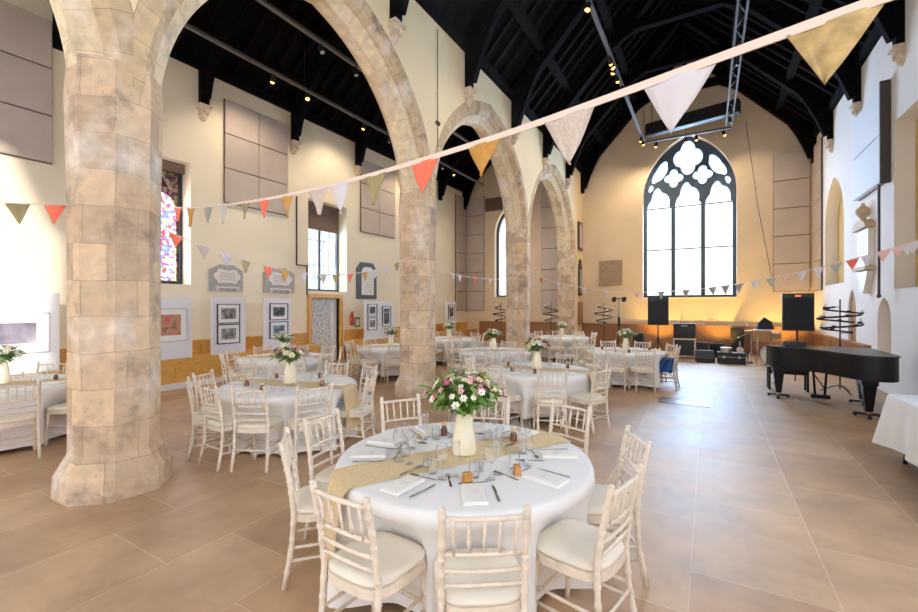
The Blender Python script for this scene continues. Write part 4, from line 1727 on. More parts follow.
# tables: centre (lateral, depth), name, chair angles as seen in the photo (0 = right, 90 = away), chair distance
TABLES = [
    dict(id=1, c=(.034, 2.94), n='the foreground table', a=[-86, -123, -177, 156, 117, 78, 42.6, -2, -42.7], d=[1.10, 1.09, 1.19, 1.23, 1.30, 1.22, 1.30, 1.16, 1.10], run=30, hem=.05),
    dict(id=2, c=(-2.2, 5.6), n='the table right of the big pillar', a=[209, 239, 268, 305, 352, 40, 75, 110, 145, 178], d=[1.12, 1.05, 1.03, 1.08, 1.10, 1.15, 1.15, 1.15, 1.15, 1.15], run=-14, hem=.03),
    dict(id=3, c=(1.26, 6.95), n='the middle nave table', a=[270, 307, 20, 52, 88, 124, 160, 192, 226], d=[1.17, 1.22, 1.25, 1.15, 1.15, 1.15, 1.15, 1.12, 1.12], run=-28, hem=.16),
    dict(id=4, c=(3.8, 9.8), n='the table with the blue jacket', a=[270, 325, 5, 48, 92, 130, 168, 205, 238], d=[1.06, 1.08, 1.1, 1.08, 1.05, 1.1, 1.1, 1.1, 1.1], run=160, hem=.06),
    dict(id=5, c=(-5.95, 5.6), n='the table left of the big pillar', a=[-38, 2, 50, 108, 145], d=[1.22, 1.15, 1.15, 1.12, 1.15], run=20, hem=.05),
    dict(id=6, c=(-1.71, 10.8), n='the aisle table by the second pillar', a=[10, 50, 90, 130, 170, 210, 245, 285, 325], d=[1.1] * 9, run=15, hem=.12),
    dict(id=7, c=(-.31, 13.5), n='the far aisle table', a=[0, 40, 80, 120, 160, 200, 240, 280, 320], d=[1.08] * 9, run=40, hem=.1),
    dict(id=8, c=(.78, 9.8), n='the table under the second arch', a=[25, 65, 100, 140, 180, 215, 255, 290, 330], d=[1.08] * 9, run=0, hem=.1),
    dict(id=9, c=(3.4, 14.2), n='the far table at the third arch', a=[5, 45, 85, 125, 165, 205, 245, 285, 325], d=[1.08] * 9, run=0, hem=.1),
    dict(id=10, c=(-3.5, 8.6), n='the aisle table by the doorway', a=[15, 55, 95, 135, 175, 215, 255, 300, 335], d=[1.1] * 9, run=0, hem=.1),
]
FLOWERS = {1: ['pet_white', 'pet_cream', 'pet_pink', 'pet_pink', 'pet_white', 'pet_magenta', 'pet_pink', 'pet_cream', 'pet_peach'], 2: ['pet_white', 'pet_cream', 'pet_peach', 'pet_dark', 'pet_pink'],
           3: ['pet_cream', 'pet_peach', 'pet_white', 'pet_dark', 'pet_pink'], 4: ['pet_white', 'pet_white', 'pet_cream']}

for T in TABLES:
    i = T['id']
    cx, cy = W(*T['c'])
    near = i in (1, 2, 3, 5)
    names = clock_names(T['a'])
    world = [R(a) + YAW for a in T['a']]
    instance(TABLE, (cx, cy, 0), YAW, 'round wooden table hidden under the cloth of ' + T['n'][4:] if T['n'].startswith('the table') else 'round folding table under the cloth, ' + T['n'], 'table', 'round banquet tables')
    tag(cloth_mesh([(a, d - .05) for a, d in zip(world, T['d'])], i, T['hem']).build('tablecloth', M['cloth'], None, (cx, cy, 0)), 'white linen cloth draped over ' + T['n'], 'tablecloth', 'white round tablecloths')
    tag(runner_mesh(R(T['run']) + YAW, TR, .34 if i == 1 else .38, .42 if i == 1 else .5).build('table_runner', M['hessian'], None, (cx, cy, 0)), 'gold hessian runner laid across ' + T['n'], 'table runner', 'hessian table runners')
    rnd = random.Random(40 + i)
    for a, d, nm_ in zip(world, T['d'], names):
        # the chair's origin is its back; it faces the table
        dd = d - .05
        turn = R(14) if (i == 1 and nm_.startswith('nine')) else 0
        lab = 'white spindle-back chair at %s of %s' % (nm_, T['n'])
        instance(CHAIR if near else FARCHAIR, (cx + dd * math.cos(a), cy + dd * math.sin(a), 0), turn + a + PI / 2 + rnd.uniform(-.05, .05) * (0 if i == 1 else 1), lab, 'chair', 'white spindle-back chairs')
    # place settings
    zt = TOP + .0125
    nplace = len(T['a'])
    for k, (a, nm_) in enumerate(zip(world, names)):
        if i == 5 and not (-60 < T['a'][k] < 150):
            continue
        def P(rad, lat, z=zt):
            return (cx + rad * math.cos(a) - lat * math.sin(a), cy + rad * math.sin(a) + lat * math.cos(a), z)
        rz = a + PI / 2     # local +y points to the table centre
        onrun = abs(math.sin(a - R(T['run']) - YAW)) * .66 < .30
        e = .006 if onrun else 0
        pl = 'at %s of %s' % (nm_, T['n'])
        if i == 1:
            instance(NAPKIN, P(.64, 0, zt + e), rz, 'folded white napkin ' + pl, 'napkin', 'folded napkins')
            instance(MENU, P(.635, .005, zt + e + .0155), rz + rnd.uniform(-.06, .06), 'white menu card on the napkin ' + pl, 'menu', 'menu cards')
            instance(FORK, P(.53, -.115, zt + e), rz + rnd.uniform(-.12, .12), 'steel fork ' + pl, 'fork', 'forks')
            bpy.context.view_layer.update
            instance(KNIFE, P(.73, .125, zt + e), rz + rnd.uniform(-.1, .1), 'steel knife ' + pl, 'knife', 'knives')
            instance(SPOON, P(.47, .10, zt + e), a + PI + rnd.uniform(-.2, .2), 'steel dessert spoon ' + pl, 'spoon', 'spoons')
            instance(G_WINE, P(.43, .12, zt + e), 0, 'stemmed wine glass ' + pl, 'glass', 'wine glasses')
            instance(G_TUMB, P(.40, .03, zt + e), 0, 'plain water tumbler ' + pl, 'glass', 'water tumblers')
            instance(G_FLUTE, P(.36, .17, zt + e), 0, 'slim champagne flute ' + pl, 'glass', 'champagne flutes')
            if k in (0, 8):
                instance(FAVOUR, P(.475, -.02 if k == 0 else -.05, zt + e), rz + (.3 if k == 0 else .9), 'amber favour box ' + pl, 'favour box', 'amber favour boxes')
            elif k in (4, 6):
                instance(JAR, P(.45, -.06, zt + e), rz, 'brown bud jar ' + pl, 'jar', 'brown bud jars')
        else:
            if i in (2, 3, 4, 5):
                instance(CARD, P(.66, 0, zt + e), rz, 'white folded menu ' + pl, 'menu', 'menu cards')
                instance(FAR_WINE, P(.46, .11, zt + e), 0, 'stemmed wine glass ' + pl, 'glass', 'wine glasses')
                instance(FAR_TUMB, P(.43, -.02, zt + e), 0, 'plain water tumbler ' + pl, 'glass', 'water tumblers')
                if k % 2 == 0:
                    instance(JAR, P(.50, -.12, zt + e), rz, 'brown bud jar ' + pl, 'jar', 'brown bud jars')
            else:
                instance(CARD, P(.64, 0, zt + e), rz, 'white folded menu ' + pl, 'menu', 'menu cards')
                instance(FAR_WINE, P(.46, .10, zt + e), 0, 'stemmed wine glass ' + pl, 'glass', 'wine glasses')
    # flowers in their jug
    instance(JUG, (cx, cy, TOP + .021), YAW, 'cream enamel jug of flowers on ' + T['n'], 'jug', 'cream flower jugs')
    zb = TOP + .021 + .265
    if i == 1:
        bouquet((cx, cy, zb), 'large pink and white bouquet on the foreground table', .29, .29, FLOWERS[1], 80, 3, .72, 320, 1.25)
    else:
        rad = {2: .24, 3: .20, 4: .21}.get(i, .20)
        bouquet((cx, cy, zb), 'pale flower bouquet on ' + T['n'], rad, .22, FLOWERS.get(i, ['pet_white', 'pet_cream', 'pet_white', 'pet_white']), 30, 10 + i, 1.15, 110, 1.2)
    if i == 1:
        for r_, d_, nm_ in ((-.20, 2.70, 'left of the jug'), (.12, 2.62, 'in front of the jug'), (.22, 3.25, 'behind and right of the jug')):
            x, y = W(r_, d_)
            instance(TEALIGHT, (x, y, zt + .008), 0, 'clear tealight glass %s on the foreground table' % nm_, 'tealight', 'tealight glasses')
        x, y = W(-.31, 3.30)
        instance(SLICE, (x, y, zt + .002), 0, 'small round wooden slice behind the runner on the foreground table', 'wooden slice')

# the navy jacket over a chair at the fourth table
jx, jy = W(*(3.8 + 1.03 * math.cos(R(325)), 9.8 + 1.03 * math.sin(R(325))))
root = tag(empty('navy_jacket', (jx, jy, 0), R(325) + YAW + PI / 2), 'navy blue jacket slung over a chair seat at the far nave table', 'jacket')
vs = []
prof = [(-.262, .37), (-.255, .43), (-.242, .49), (-.20, .535), (-.12, .55), (0, .545), (.10, .55), (.19, .535), (.236, .49), (.25, .42)]
n = 9
for j in range(n):
    y = .03 + .33 * j / (n - 1)
    for k, (x, z) in enumerate(prof):
        lift = .13 * max(0, 1 - j / 3.0) if 2 < k < 7 else .02 * math.sin(j * 1.3 + k)
        vs.append((x + .008 * math.sin(j * 1.9), y, z + lift * (1 if k not in (0, 9) else 0)))
m = len(prof)
fs = [(j * m + k, j * m + k + 1, (j + 1) * m + k + 1, (j + 1) * m + k) for j in range(n - 1) for k in range(m - 1)]
bo = MB().add(vs, fs, 0, True).build('coat_body', M['blue'], root)
sm = bo.modifiers.new('thickness', 'SOLIDIFY')
sm.thickness = .02
for s_ in (-1, 1):
    MB().tube([(s_ * .05, .12, .60), (s_ * .20, .20, .59), (s_ * .285, .24, .50), (s_ * .275, .25, .36)], [.05, .055, .05, .04], 8).build('sleeve', M['blue'], root)

# ------------------------------------------------------------------ bunting
def sag_line(p, q, sag, n=40):
    p, q = Vector(p), Vector(q)
    return [p.lerp(q, i / n) - Vector((0, 0, 4 * sag * (i / n) * (1 - i / n))) for i in range(n + 1)]


def along(pts, t):
    k = min(len(pts) - 2, max(0, int(t * (len(pts) - 1))))
    f = t * (len(pts) - 1) - k
    return pts[k].lerp(pts[k + 1], f)


def pennant(pos, ax, w, h, mat, root, seed, twist=0):
    """cloth triangle hanging from the tape with a little wave"""
    rnd = random.Random(seed)
    ax = Matrix.Rotation(twist, 3, 'Z') @ ax
    nrm = ax.cross(Vector((0, 0, 1))).normalized()
    n, m = 8, 6
    vs = []
    ph = rnd.uniform(0, 6)
    tip = rnd.uniform(-.12, .12) * w
    amp = min(.06 * w, .05 * h)
    amp = amp if w > .12 and h > .09 or w < h * 1.2 else .012 * h
    for j in range(n + 1):
        t = j / n
        for k in range(m + 1):
            s = k / m - .5
            x = s * w * (1 - t * .97) + tip * t
            off = amp * (math.sin(5 * t + ph + s * 4) * t + .5 * math.sin(s * 8 + ph))
            p = Vector(pos) + ax * x + Vector((0, 0, -t * h)) + nrm * off
            vs.append(p)
    fs = [(j * (m + 1) + k, j * (m + 1) + k + 1, (j + 1) * (m + 1) + k + 1, (j + 1) * (m + 1) + k) for j in range(n) for k in range(m)]
    o = MB().add(vs, fs, 0, True).build('pennant', M[mat], root)
    md = o.modifiers.new('thickness', 'SOLIDIFY')
    md.thickness = .002
    return o


def bunting(label, pts, flags, tape_h, tape_t=.004):
    root = tag(empty('bunting'), label, 'bunting', 'strings of fabric bunting')
    mb = MB()
    vs = []
    for k, p in enumerate(pts):
        t = (pts[min(k + 1, len(pts) - 1)] - pts[max(k - 1, 0)]).normalized()
        s = t.cross(Vector((0, 0, 1))).normalized() * tape_t / 2
        u = s.cross(t).normalized() * tape_h / 2
        vs += [p - s - u, p + s - u, p + s + u, p - s + u]
    fs = [(k * 4 + j, k * 4 + (j + 1) % 4, k * 4 + 4 + (j + 1) % 4, k * 4 + 4 + j) for k in range(len(pts) - 1) for j in range(4)]
    mb.add(vs, fs)
    mb.build('tape', M['tape'], root)
    for i, f in enumerate(flags):
        t, w, h, mat = f[:4]
        tw = f[4] if len(f) > 4 else 0
        p = along(pts, t)
        e = .004
        ax = (along(pts, min(1, t + .01)) - along(pts, max(0, t - .01)))
        ax.normalize()
        pennant(p - Vector((0, 0, tape_h * .3)), ax, w, h, mat, root, i + len(label), tw)
    return root


# the long string that crosses the picture: read off the photo as column, row; its plan is one straight line
A_, B_ = Vector((-10.42, 4.8)), Vector((.25, 1.10))
def plan(u):
    k = ((u - 459.0) / F)
    dx, dy = k * CY - SY, k * SY + CY
    den = dx * (B_.y - A_.y) - dy * (B_.x - A_.x)
    d = (A_.x * (B_.y - A_.y) - A_.y * (B_.x - A_.x)) / den
    return dx * d, dy * d, d
curve_uv = [(160, 207), (190, 208), (230, 204.5), (264, 199.5), (300, 192.5), (345, 182), (400, 167), (460, 148.5), (520, 130), (600, 101), (660, 79.5), (720, 56.5), (800, 28.5), (880, 0), (930, -19)]
raw = []
for u, v in curve_uv:
    x, y, d = plan(u)
    raw.append((Vector((x, y, EYE + (306 - v) / F * d)), u))
def zfit(u):
    for (p, a), (q, b) in zip(raw[:-1], raw[1:]):
        if a <= u <= b:
            return p.lerp(q, (u - a) / (b - a))
    return raw[-1][0] if u > 800 else raw[0][0]
# resample evenly in plan and smooth the heights so that it hangs as one string
us = []
P0, P1 = raw[0][0], raw[-1][0]
N = 90
zs = []
for k in range(N + 1):
    t = k / N
    x, y = P0.x + (P1.x - P0.x) * t, P0.y + (P1.y - P0.y) * t
    zz = None
    for (p, a), (q, b) in zip(raw[:-1], raw[1:]):
        if p.x - 1e-6 <= x <= q.x + 1e-6:
            zz = p.z + (q.z - p.z) * (x - p.x) / (q.x - p.x)
            break
    zs.append(Vector((x, y, zz if zz is not None else P1.z)))
for _ in range(6):
    zs = [zs[0]] + [Vector((b.x, b.y, (a.z + 2 * b.z + c.z) / 4)) for a, b, c in zip(zs[:-2], zs[1:-1], zs[2:])] + [zs[-1]]
main_pts = zs
def t_of(u):
    x, y, d = plan(u)
    return max(0, min(1, (x - P0.x) / (P1.x - P0.x))), d
fl = []
tw_ = R(-60)
for u, wpx, hpx, mat in [(178, 8, 14, 'flag_coral'), (191, 8, 19, 'flag_mustard'), (208, 8, 16, 'flag_grey'), (223, 9, 18, 'flag_white'), (245, 9, 16, 'flag_olive'), (264, 9, 18, 'flag_coral'), (287, 12, 22, 'flag_mustard'), (318, 20, 26, 'flag_cream'),
                        (340, 18, 30, 'flag_white'), (376, 20, 30, 'flag_olive'), (424, 27, 32, 'flag_coral'), (484, 34, 33, 'flag_mustard'), (568, 50, 50, 'flag_cream'), (678, 74, 56, 'flag_white'), (833, 100, 62, 'flag_gold')]:
    t, d = t_of(u)
    al = (B_ - A_).normalized()
    # width that reads as wpx wide when it hangs along the string
    x0, y0, d0 = plan(u - 2)
    x1, y1, d1 = plan(u + 2)
    w = math.hypot(x1 - x0, y1 - y0) / 4 * wpx
    h = hpx * d / F
    fl.append((t, w, h, mat))
bunting('main string of coloured bunting crossing the whole picture to the upper right', main_pts, fl, .021)


def bunt_px(label, p, q, sag, cols, w, h, us_, tape):
    pts = sag_line(p, q, sag)
    # place the flags by the picture column they were seen at
    out = []
    for u, m in zip(us_, cols):
        best, bt = 1e9, .5
        for k in range(401):
            t = k / 400
            pt = along(pts, t)
            d = -pt.x * SY + pt.y * CY
            if d < .2:
                continue
            uu = 459 + F * (pt.x * CY + pt.y * SY) / d
            if abs(uu - u) < best:
                best, bt = abs(uu - u), t
        out.append((bt, w, h, m))
    return bunting(label, pts, out, tape)


cyc = ['flag_coral', 'flag_cream', 'flag_white', 'flag_olive', 'flag_coral', 'flag_mustard', 'flag_white', 'flag_cream', 'flag_olive', 'flag_coral', 'flag_mustard', 'flag_white', 'flag_white', 'flag_olive']
bunt_px('sagging string of bunting between the big pillar and the second pillar', (XA + .05, 1.975 + .36, 2.60), (XA + .1, 7.06 - .36, 2.72), .42, cyc, .15, .15, [176, 204, 226, 246, 268, 285, 303, 323, 336, 350, 365, 375, 386, 397], .012)
bunt_px('string of bunting left of the big pillar', (XA - .05, -2.9, 2.75), (XA - .05, 1.975 - .36, 2.70), .22, ['flag_olive', 'flag_coral'], .16, .17, [18, 56], .012)
bunt_px('short string of bunting between the second and third pillars', (XA + .1, 7.06 + .36, 2.55), (XA + .1, 12.33 - .36, 2.62), .12, ['flag_white', 'flag_white', 'flag_coral', 'flag_grey', 'flag_white'], .16, .16, [453, 460, 475, 483, 490], .012)
c3 = ['flag_white', 'flag_coral', 'flag_white', 'flag_pink', 'flag_white', 'flag_white', 'flag_pink', 'flag_grey', 'flag_grey', 'flag_grey', 'flag_grey', 'flag_grey', 'flag_white', 'flag_grey', 'flag_pink', 'flag_white', 'flag_white', 'flag_grey', 'flag_coral', 'flag_white', 'flag_pink', 'flag_pink', 'flag_white', 'flag_white']
bunt_px('long faint string of bunting across the nave below the great window', (XA + .4, 12.33, 2.74), (XS - .02, 8.0, 2.9), .74, c3, .16, .16, [534, 541, 559, 568, 585, 606, 637, 661, 686, 712, 726, 740, 755, 771, 786, 801, 819, 836, 853, 868, 884, 900, 908, 915], .014)

# ------------------------------------------------------------------ grand piano
root = tag(empty('grand_piano', (1.78, 9.7, 0), R(0)), 'black grand piano at the right with closed lid', 'piano')
# local: x to the right, y away; keyboard end at +y, tail towards -y; curved side at -x
out = [(-.76, .98), (.76, .98), (.76, -.55), (.735, -.72), (.65, -.85), (.52, -.92), (.38, -.90), (.24, -.80), (.12, -.62), (.02, -.40), (-.10, -.18), (-.28, 0), (-.50, .12), (-.66, .22), (-.74, .36), (-.76, .55)]
def smooth_poly(p, it=2, keep=3):
    for _ in range(it):
        q = []
        n = len(p)
        for i in range(n):
            a, b = Vector(p[i]), Vector(p[(i + 1) % n])
            if i < keep - 1:
                q.append(tuple(a))
                if i == keep - 2:
                    pass
            else:
                q.append(tuple(a.lerp(b, .25)))
                q.append(tuple(a.lerp(b, .75)))
        p = q
    return p
outs = smooth_poly(out, 2, 3)
MB().prism(outs, .62, .985, smooth=False).build('rim', M['piano'], root)
lid = [(x * 1.018, (y - .03) * 1.015 + .03) for x, y in outs if y < .62] 
lid = [(-.775, .60), (.775, .60)] + [p for p in lid if not (abs(p[1] - .98) < .01)]
MB().prism(lid, .987, 1.008).build('lid', M['piano'], root)
MB().prism([(-.775, .61), (.775, .61), (.775, .80), (-.775, .80)], .987, 1.006).build('front_lid', M['piano'], root)
MB().box(-.74, .74, .78, 1.10, .66, .72).build('key_bed', M['piano'], root)
k = MB()
for i in range(52):
    x = -.615 + i * .02365
    k.box(x + .0006, x + .0230, .96, 1.09, .72, .745)
k.build('white_keys', M['ivory'], root)
k = MB()
for i in range(51):
    if i % 7 not in (2, 6):
        x = -.615 + (i + 1) * .02365
        k.box(x - .006, x + .006, .96, 1.04, .745, .757)
k.build('black_keys', M['black'], root)
MB().box(-.74, -.63, .80, 1.10, .72, .86).box(.63, .74, .80, 1.10, .72, .86).build('cheek_block', M['piano'], root)
MB().box(-.63, .63, .93, .955, .745, .90).build('fallboard', M['piano'], root)
for (x, y) in ((-.60, .62), (.62, .62), (.42, -.55)):
    lg = MB()
    for (z0, z1, w0, w1) in ((.10, .52, .045, .085), (.52, .62, .10, .10)):
        lg.add([(x - w0, y - w0, z0), (x + w0, y - w0, z0), (x + w0, y + w0, z0), (x - w0, y + w0, z0), (x - w1, y - w1, z1), (x + w1, y - w1, z1), (x + w1, y + w1, z1), (x - w1, y + w1, z1)],
               [(3, 2, 1, 0), (4, 5, 6, 7), (0, 1, 5, 4), (1, 2, 6, 5), (2, 3, 7, 6), (3, 0, 4, 7)])
    l = lg.build('leg', M['piano'], root)
    MB().lathe([(.03, .06), (.03, .11)], 10, (x, y, 0)).build('brass_ferrule', M['brass'], l)
    dl = MB()
    for q in range(3):
        a = q * 2 * PI / 3 + .4
        dl.tube([(x, y, .055), (x + .17 * math.cos(a), y + .17 * math.sin(a), .045)], .022, 6)
        dl.ball((x + .17 * math.cos(a), y + .17 * math.sin(a), .032), .032, 8, 6)
    dl.build('dolly', M['black'], l)
ly = MB()
for s in (-1, 1):
    ly.tube([(s * .10 + .02, .58, .62), (s * .07 + .02, .58, .12)], .02, 8)
ly.rbox(-.12, .16, .50, .66, .06, .13, .01)
lyo = ly.build('pedal_lyre', M['piano'], root)
p = MB()
for s in (-1, 0, 1):
    p.rbox(.02 + s * .06 - .012, .02 + s * .06 + .012, .66, .74, .075, .085, .004)
p.build('pedal', M['brass'], lyo)

px, py = 1.45, 11.35
root = tag(empty('piano_bench', (px, py, 0)), 'black piano bench behind the grand piano', 'bench')
MB().rbox(-.36, .36, -.17, .17, .42, .49, .02).build('seat', M['black'], root)
for sx in (-1, 1):
    for sy in (-1, 1):
        MB().box(sx * .32 - .02, sx * .32 + .02, sy * .13 - .02, sy * .13 + .02, 0, .42).build('leg', M['piano'], root)
MB().box(-.32, .32, -.14, -.12, .34, .42).box(-.32, .32, .12, .14, .34, .42).build('apron', M['piano'], root)

root = tag(empty('mixing_desk', (1.42, 10.33, 1.006)), 'small mixing desk on the keyboard end of the piano', 'mixing desk')
MB().add([(-.17, -.12, 0), (.17, -.12, 0), (.17, .12, 0), (-.17, .12, 0), (-.17, -.12, .09), (.17, -.12, .09), (.17, .12, .04), (-.17, .12, .04)], [(3, 2, 1, 0), (4, 5, 6, 7), (0, 1, 5, 4), (1, 2, 6, 5), (2, 3, 7, 6), (3, 0, 4, 7)]).build('case', M['black'], root)
kn = MB()
for a in range(6):
    kn.lathe([(.01, 0), (.01, .02)], 8, (-.13 + a * .05, -.06, .078))
kn.build('knob', M['silver'], root)

# ------------------------------------------------------------------ loudspeakers
def speaker(x, y, rz, z0, label, slab, led):
    root = tag(empty('loudspeaker', (x, y, z0), rz), label, 'loudspeaker')
    X = axes((1, 0, 0), (0, 1, 0), (0, 0, 1), (0, 0, 0))
    MB().prism([(-.28, -.25), (.28, -.25), (.28, -.05), (.19, .24), (-.19, .24), (-.28, -.05)], 0, .83).build('cabinet', M['black'], root)
    MB().rbox(-.26, .26, -.262, -.25, .03, .72, .01).build('grille', M['blackcloth'], root)
    MB().box(-.20, .20, -.256, -.25, .735, .81).build('horn', M['black'], root)
    if led:
        MB().box(-.05, .05, -.262, -.256, .765, .785).build('power_light', M['glow_red'], root)
    st = tag(empty('speaker_stand', (x, y, 0), rz), slab, 'speaker stand')
    MB().tube([(0, 0, .25), (0, 0, z0)], .019, 10).build('pole', M['black'], st)
    MB().lathe([(.035, .70), (.035, .80)], 10).build('collar', M['black'], st)
    for k in range(3):
        a = PI / 2 + k * 2 * PI / 3
        l = MB().tube([(.02 * math.cos(a), .02 * math.sin(a), .72), (.5 * math.cos(a), .5 * math.sin(a), .02)], .014, 8)
        l.tube([(.02 * math.cos(a), .02 * math.sin(a), .30), (.26 * math.cos(a), .26 * math.sin(a), .37)], .010, 6)
        lo = l.build('leg', M['black'], st)
        MB().ball((.5 * math.cos(a), .5 * math.sin(a), .018), .018, 8, 5).build('rubber_foot', M['black'], lo)
    return root


x, y = at(797, 9.75)
speaker(x, y, R(-4), 1.22, 'black loudspeaker with a red light behind the grand piano', 'black tripod stand under the loudspeaker behind the piano', True)
x, y = at(658, 13.0)
speaker(x, y, R(6), 1.20, 'black loudspeaker under the left corner of the great window', 'black tripod stand under the loudspeaker below the great window', False)

# ------------------------------------------------------------------ spiral candelabra
def candelabrum(x, y, label, w, zlo, zhi, turns=2.6, n=12, seed=0, top=1.9):
    root = tag(empty('spiral_candelabrum', (x, y, 0), seed), label, 'candelabrum', 'wrought iron spiral candelabra')
    MB().tube([(0, 0, .08), (0, 0, top)], .013, 8).build('pole', M['iron'], root)
    ft = MB()
    for k in range(3):
        a = k * 2 * PI / 3 + .5
        ft.tube([(0, 0, .16), (.12 * math.cos(a), .12 * math.sin(a), .12), (.32 * math.cos(a), .32 * math.sin(a), .012)], .011, 6)
    ft.build('tripod_foot', M['iron'], root)
    pts = []
    N = 90
    for i in range(N + 1):
        t = i / N
        a = t * turns * 2 * PI
        r = w / 2 * (1 - .45 * t)
        r = w / 2 * (.55 + .45 * math.sin(PI * (1 - t) * .9 + .15))
        pts.append((r * math.cos(a), r * math.sin(a), zlo + (zhi - zlo) * t))
    MB().tube(pts, .019, 6).build('spiral_arm', M['iron'], root)
    for i in range(n):
        q = pts[int((i + .3) / n * N)]
        c = MB().lathe([(.008, 0), (.03, .012), (.038, .035), (.030, .035), (.006, .012)], 10, q).build('candle_cup', M['iron'], root)
        MB().lathe([(.018, .02), (.018, .06 + .02 * (i % 3)), (.001, .065 + .02 * (i % 3))], 8, q).build('candle', M['wax'], c)
    st = MB()
    for z in (zlo, (zlo + zhi) / 2, zhi):
        j = int((z - zlo) / (zhi - zlo) * N)
        st.tube([(0, 0, pts[j][2]), pts[j]], .008, 5)
    st.build('stay', M['iron'], root)
    return root


x, y = at(840, 8.75)
candelabrum(x, y, 'large iron spiral candelabrum behind the grand piano by the south wall', .72, 1.22, 1.75, 2.6, 14, .4)
x, y = at(604, 15.8)
candelabrum(x, y, 'iron spiral candelabrum left of the great window', .68, 1.14, 1.76, 2.4, 12, 1.2)
x, y = at(551, 17.2)
candelabrum(x, y, 'iron spiral candelabrum seen through the third arch', .64, 1.14, 1.76, 2.4, 12, 2.0)
x, y = at(501, 17.4)
candelabrum(x, y, 'iron spiral candelabrum half hidden left of the third pillar', .64, 1.14, 1.76, 2.4, 12, 2.6)

# stage lamp bar on a stand
x, y = at(619, 14.6)
root = tag(empty('lamp_stand', (x, y, 0), .3), 'tall stand with two stage lamps left of the great window', 'lamp stand')
MB().tube([(0, 0, .1), (0, 0, 2.05)], .016, 8).build('pole', M['black'], root)
MB().tube([(-.2, 0, 2.03), (.2, 0, 2.03)], .014, 8).build('cross_bar', M['black'], root)
for s in (-1, 1):
    MB().lathe([(.05, -.1), (.075, -.07), (.08, .08), (.065, .09)], 12, X=Matrix.Translation((s * .16, 0, 1.99)) @ Matrix.Rotation(R(75), 4, 'X')).build('stage_lamp', M['black'], root)
l = MB()
for k in range(3):
    a = k * 2 * PI / 3
    l.tube([(0, 0, .7), (.4 * math.cos(a), .4 * math.sin(a), .015)], .012, 6)
l.build('tripod_foot', M['black'], root)
MB().lathe([(.03, 1.05), (.045, 1.15), (.045, 1.35), (.03, 1.4)], 10).build('counterweight', M['black'], root)

# ------------------------------------------------------------------ band equipment
def amp(x, y, z, w, h, dp, label, vinyl, badge, rz=0.0):
    root = tag(empty('guitar_amplifier', (x, y, z), rz), label, 'amplifier')
    MB().rbox(-w / 2, w / 2, -dp / 2, dp / 2, 0, h, .015).build('cabinet', M[vinyl], root)
    MB().box(-w / 2 + .05, w / 2 - .05, -dp / 2 - .008, -dp / 2 + .002, .05, h - (.14 if badge else .05)).build('grille_cloth', M['ampcloth'], root)
    if badge:
        MB().box(-w / 2 + .04, w / 2 - .04, -dp / 2 - .01, -dp / 2 + .002, h - .11, h - .03).build('control_panel', M['black'], root)
        pts = []
        for i in range(25):
            t = i / 24
            pts.append((-.10 + .2 * t, -dp / 2 - .016, h - .075 + .018 * math.sin(t * 6 * PI) * (1 - .4 * t)))
        MB().tube(pts, .006, 5).build('badge', M['ivory'], root)
    MB().tube([(-.12, 0, h), (-.10, 0, h + .035), (.10, 0, h + .035), (.12, 0, h)], .010, 6).build('handle', M['black'], root)
    return root


x, y = at(684.5, 14.6)
amp(x, y, .06, .68, .62, .36, 'cream edged speaker cabinet under the black amplifier', 'paleamp', False)
amp(x, y, .68, .66, .50, .32, 'black guitar amplifier with white script badge on the cream cabinet', 'black', True)
tag(MB().box(x - .3, x + .3, y - .14, y + .14, 0, .055).build('amplifier_plinth', M['brownwood']), 'low wooden plinth under the amplifier stack', 'plinth')
x, y = at(638.5, 15.6)
tag(MB().rbox(-.17, .17, -.16, .16, 0, .80, .015).box(-.14, .14, -.17, -.155, .05, .74, 1).build('monitor_speaker', [M['black'], M['blackcloth']], None, (x, y, 0)), 'narrow black monitor speaker left of the amplifier stack', 'loudspeaker')

x, y = at(705, 13.6)
def wedge(name, x, y, w, h, d, label, rz=0):
    root = tag(empty(name, (x, y, 0), rz), label, 'monitor')
    Xc = axes((0, 1, 0), (0, 0, 1), (1, 0, 0), (0, 0, 0))
    MB().prism([(-d / 2, 0), (d / 2, 0), (d / 2, h), (d * .1, h), (-d / 2, h * .35)], -w / 2, w / 2, 0, Xc).build('cabinet', M['black'], root)
    return root
wedge('stage_monitor', x, y, .52, .36, .4, 'black wedge monitor on the floor right of the amplifiers', .1)
x, y = at(700, 14.9)
tag(MB().rbox(-.24, .24, -.2, .2, 0, .52, .02).box(-.2, .2, -.21, -.2, .06, .46, 1).tube([(-.1, 0, .52), (0, 0, .56), (.1, 0, .52)], .01, 6).build('small_amplifier', [M['black'], M['ampcloth']], None, (x, y, 0), .1), 'black combo amplifier behind the wedge monitor', 'amplifier')
x, y = at(717, 14.9)
tag(MB().rbox(-.2, .2, -.18, .18, 0, .48, .02).tube([(-.1, 0, .48), (0, 0, .52), (.1, 0, .48)], .01, 6).build('equipment_bag', M['blackcloth'], None, (x, y, 0), -.15), 'black equipment bag between amplifier and flight case', 'bag')
x, y = at(731, 13.3)
root = tag(empty('flight_case', (x, y, 0), .05), 'long black flight case with metal edges by the drums', 'case')
MB().rbox(-.36, .36, -.22, .22, 0, .34, .01).build('body', M['black'], root)
MB().box(-.362, .362, -.224, -.219, .20, .212).build('metal_edge', M['silver'], root)
for s in (-1, 1):
    MB().box(s * .2 - .03, s * .2 + .03, -.232, -.22, .17, .24).build('latch', M['silver'], root)
x, y = at(726, 13.3)
root = tag(empty('snare_drum', (x, y, .342), 0), 'silver snare drum resting on the flight case', 'drum')
MB().lathe([(.15, 0), (.15, .14)], 20).build('shell', M['silver'], root)
MB().lathe([(.155, .13), (.155, .15), (.148, .15), (.001, .147)], 20).build('drum_head', M['drumhead'], root)
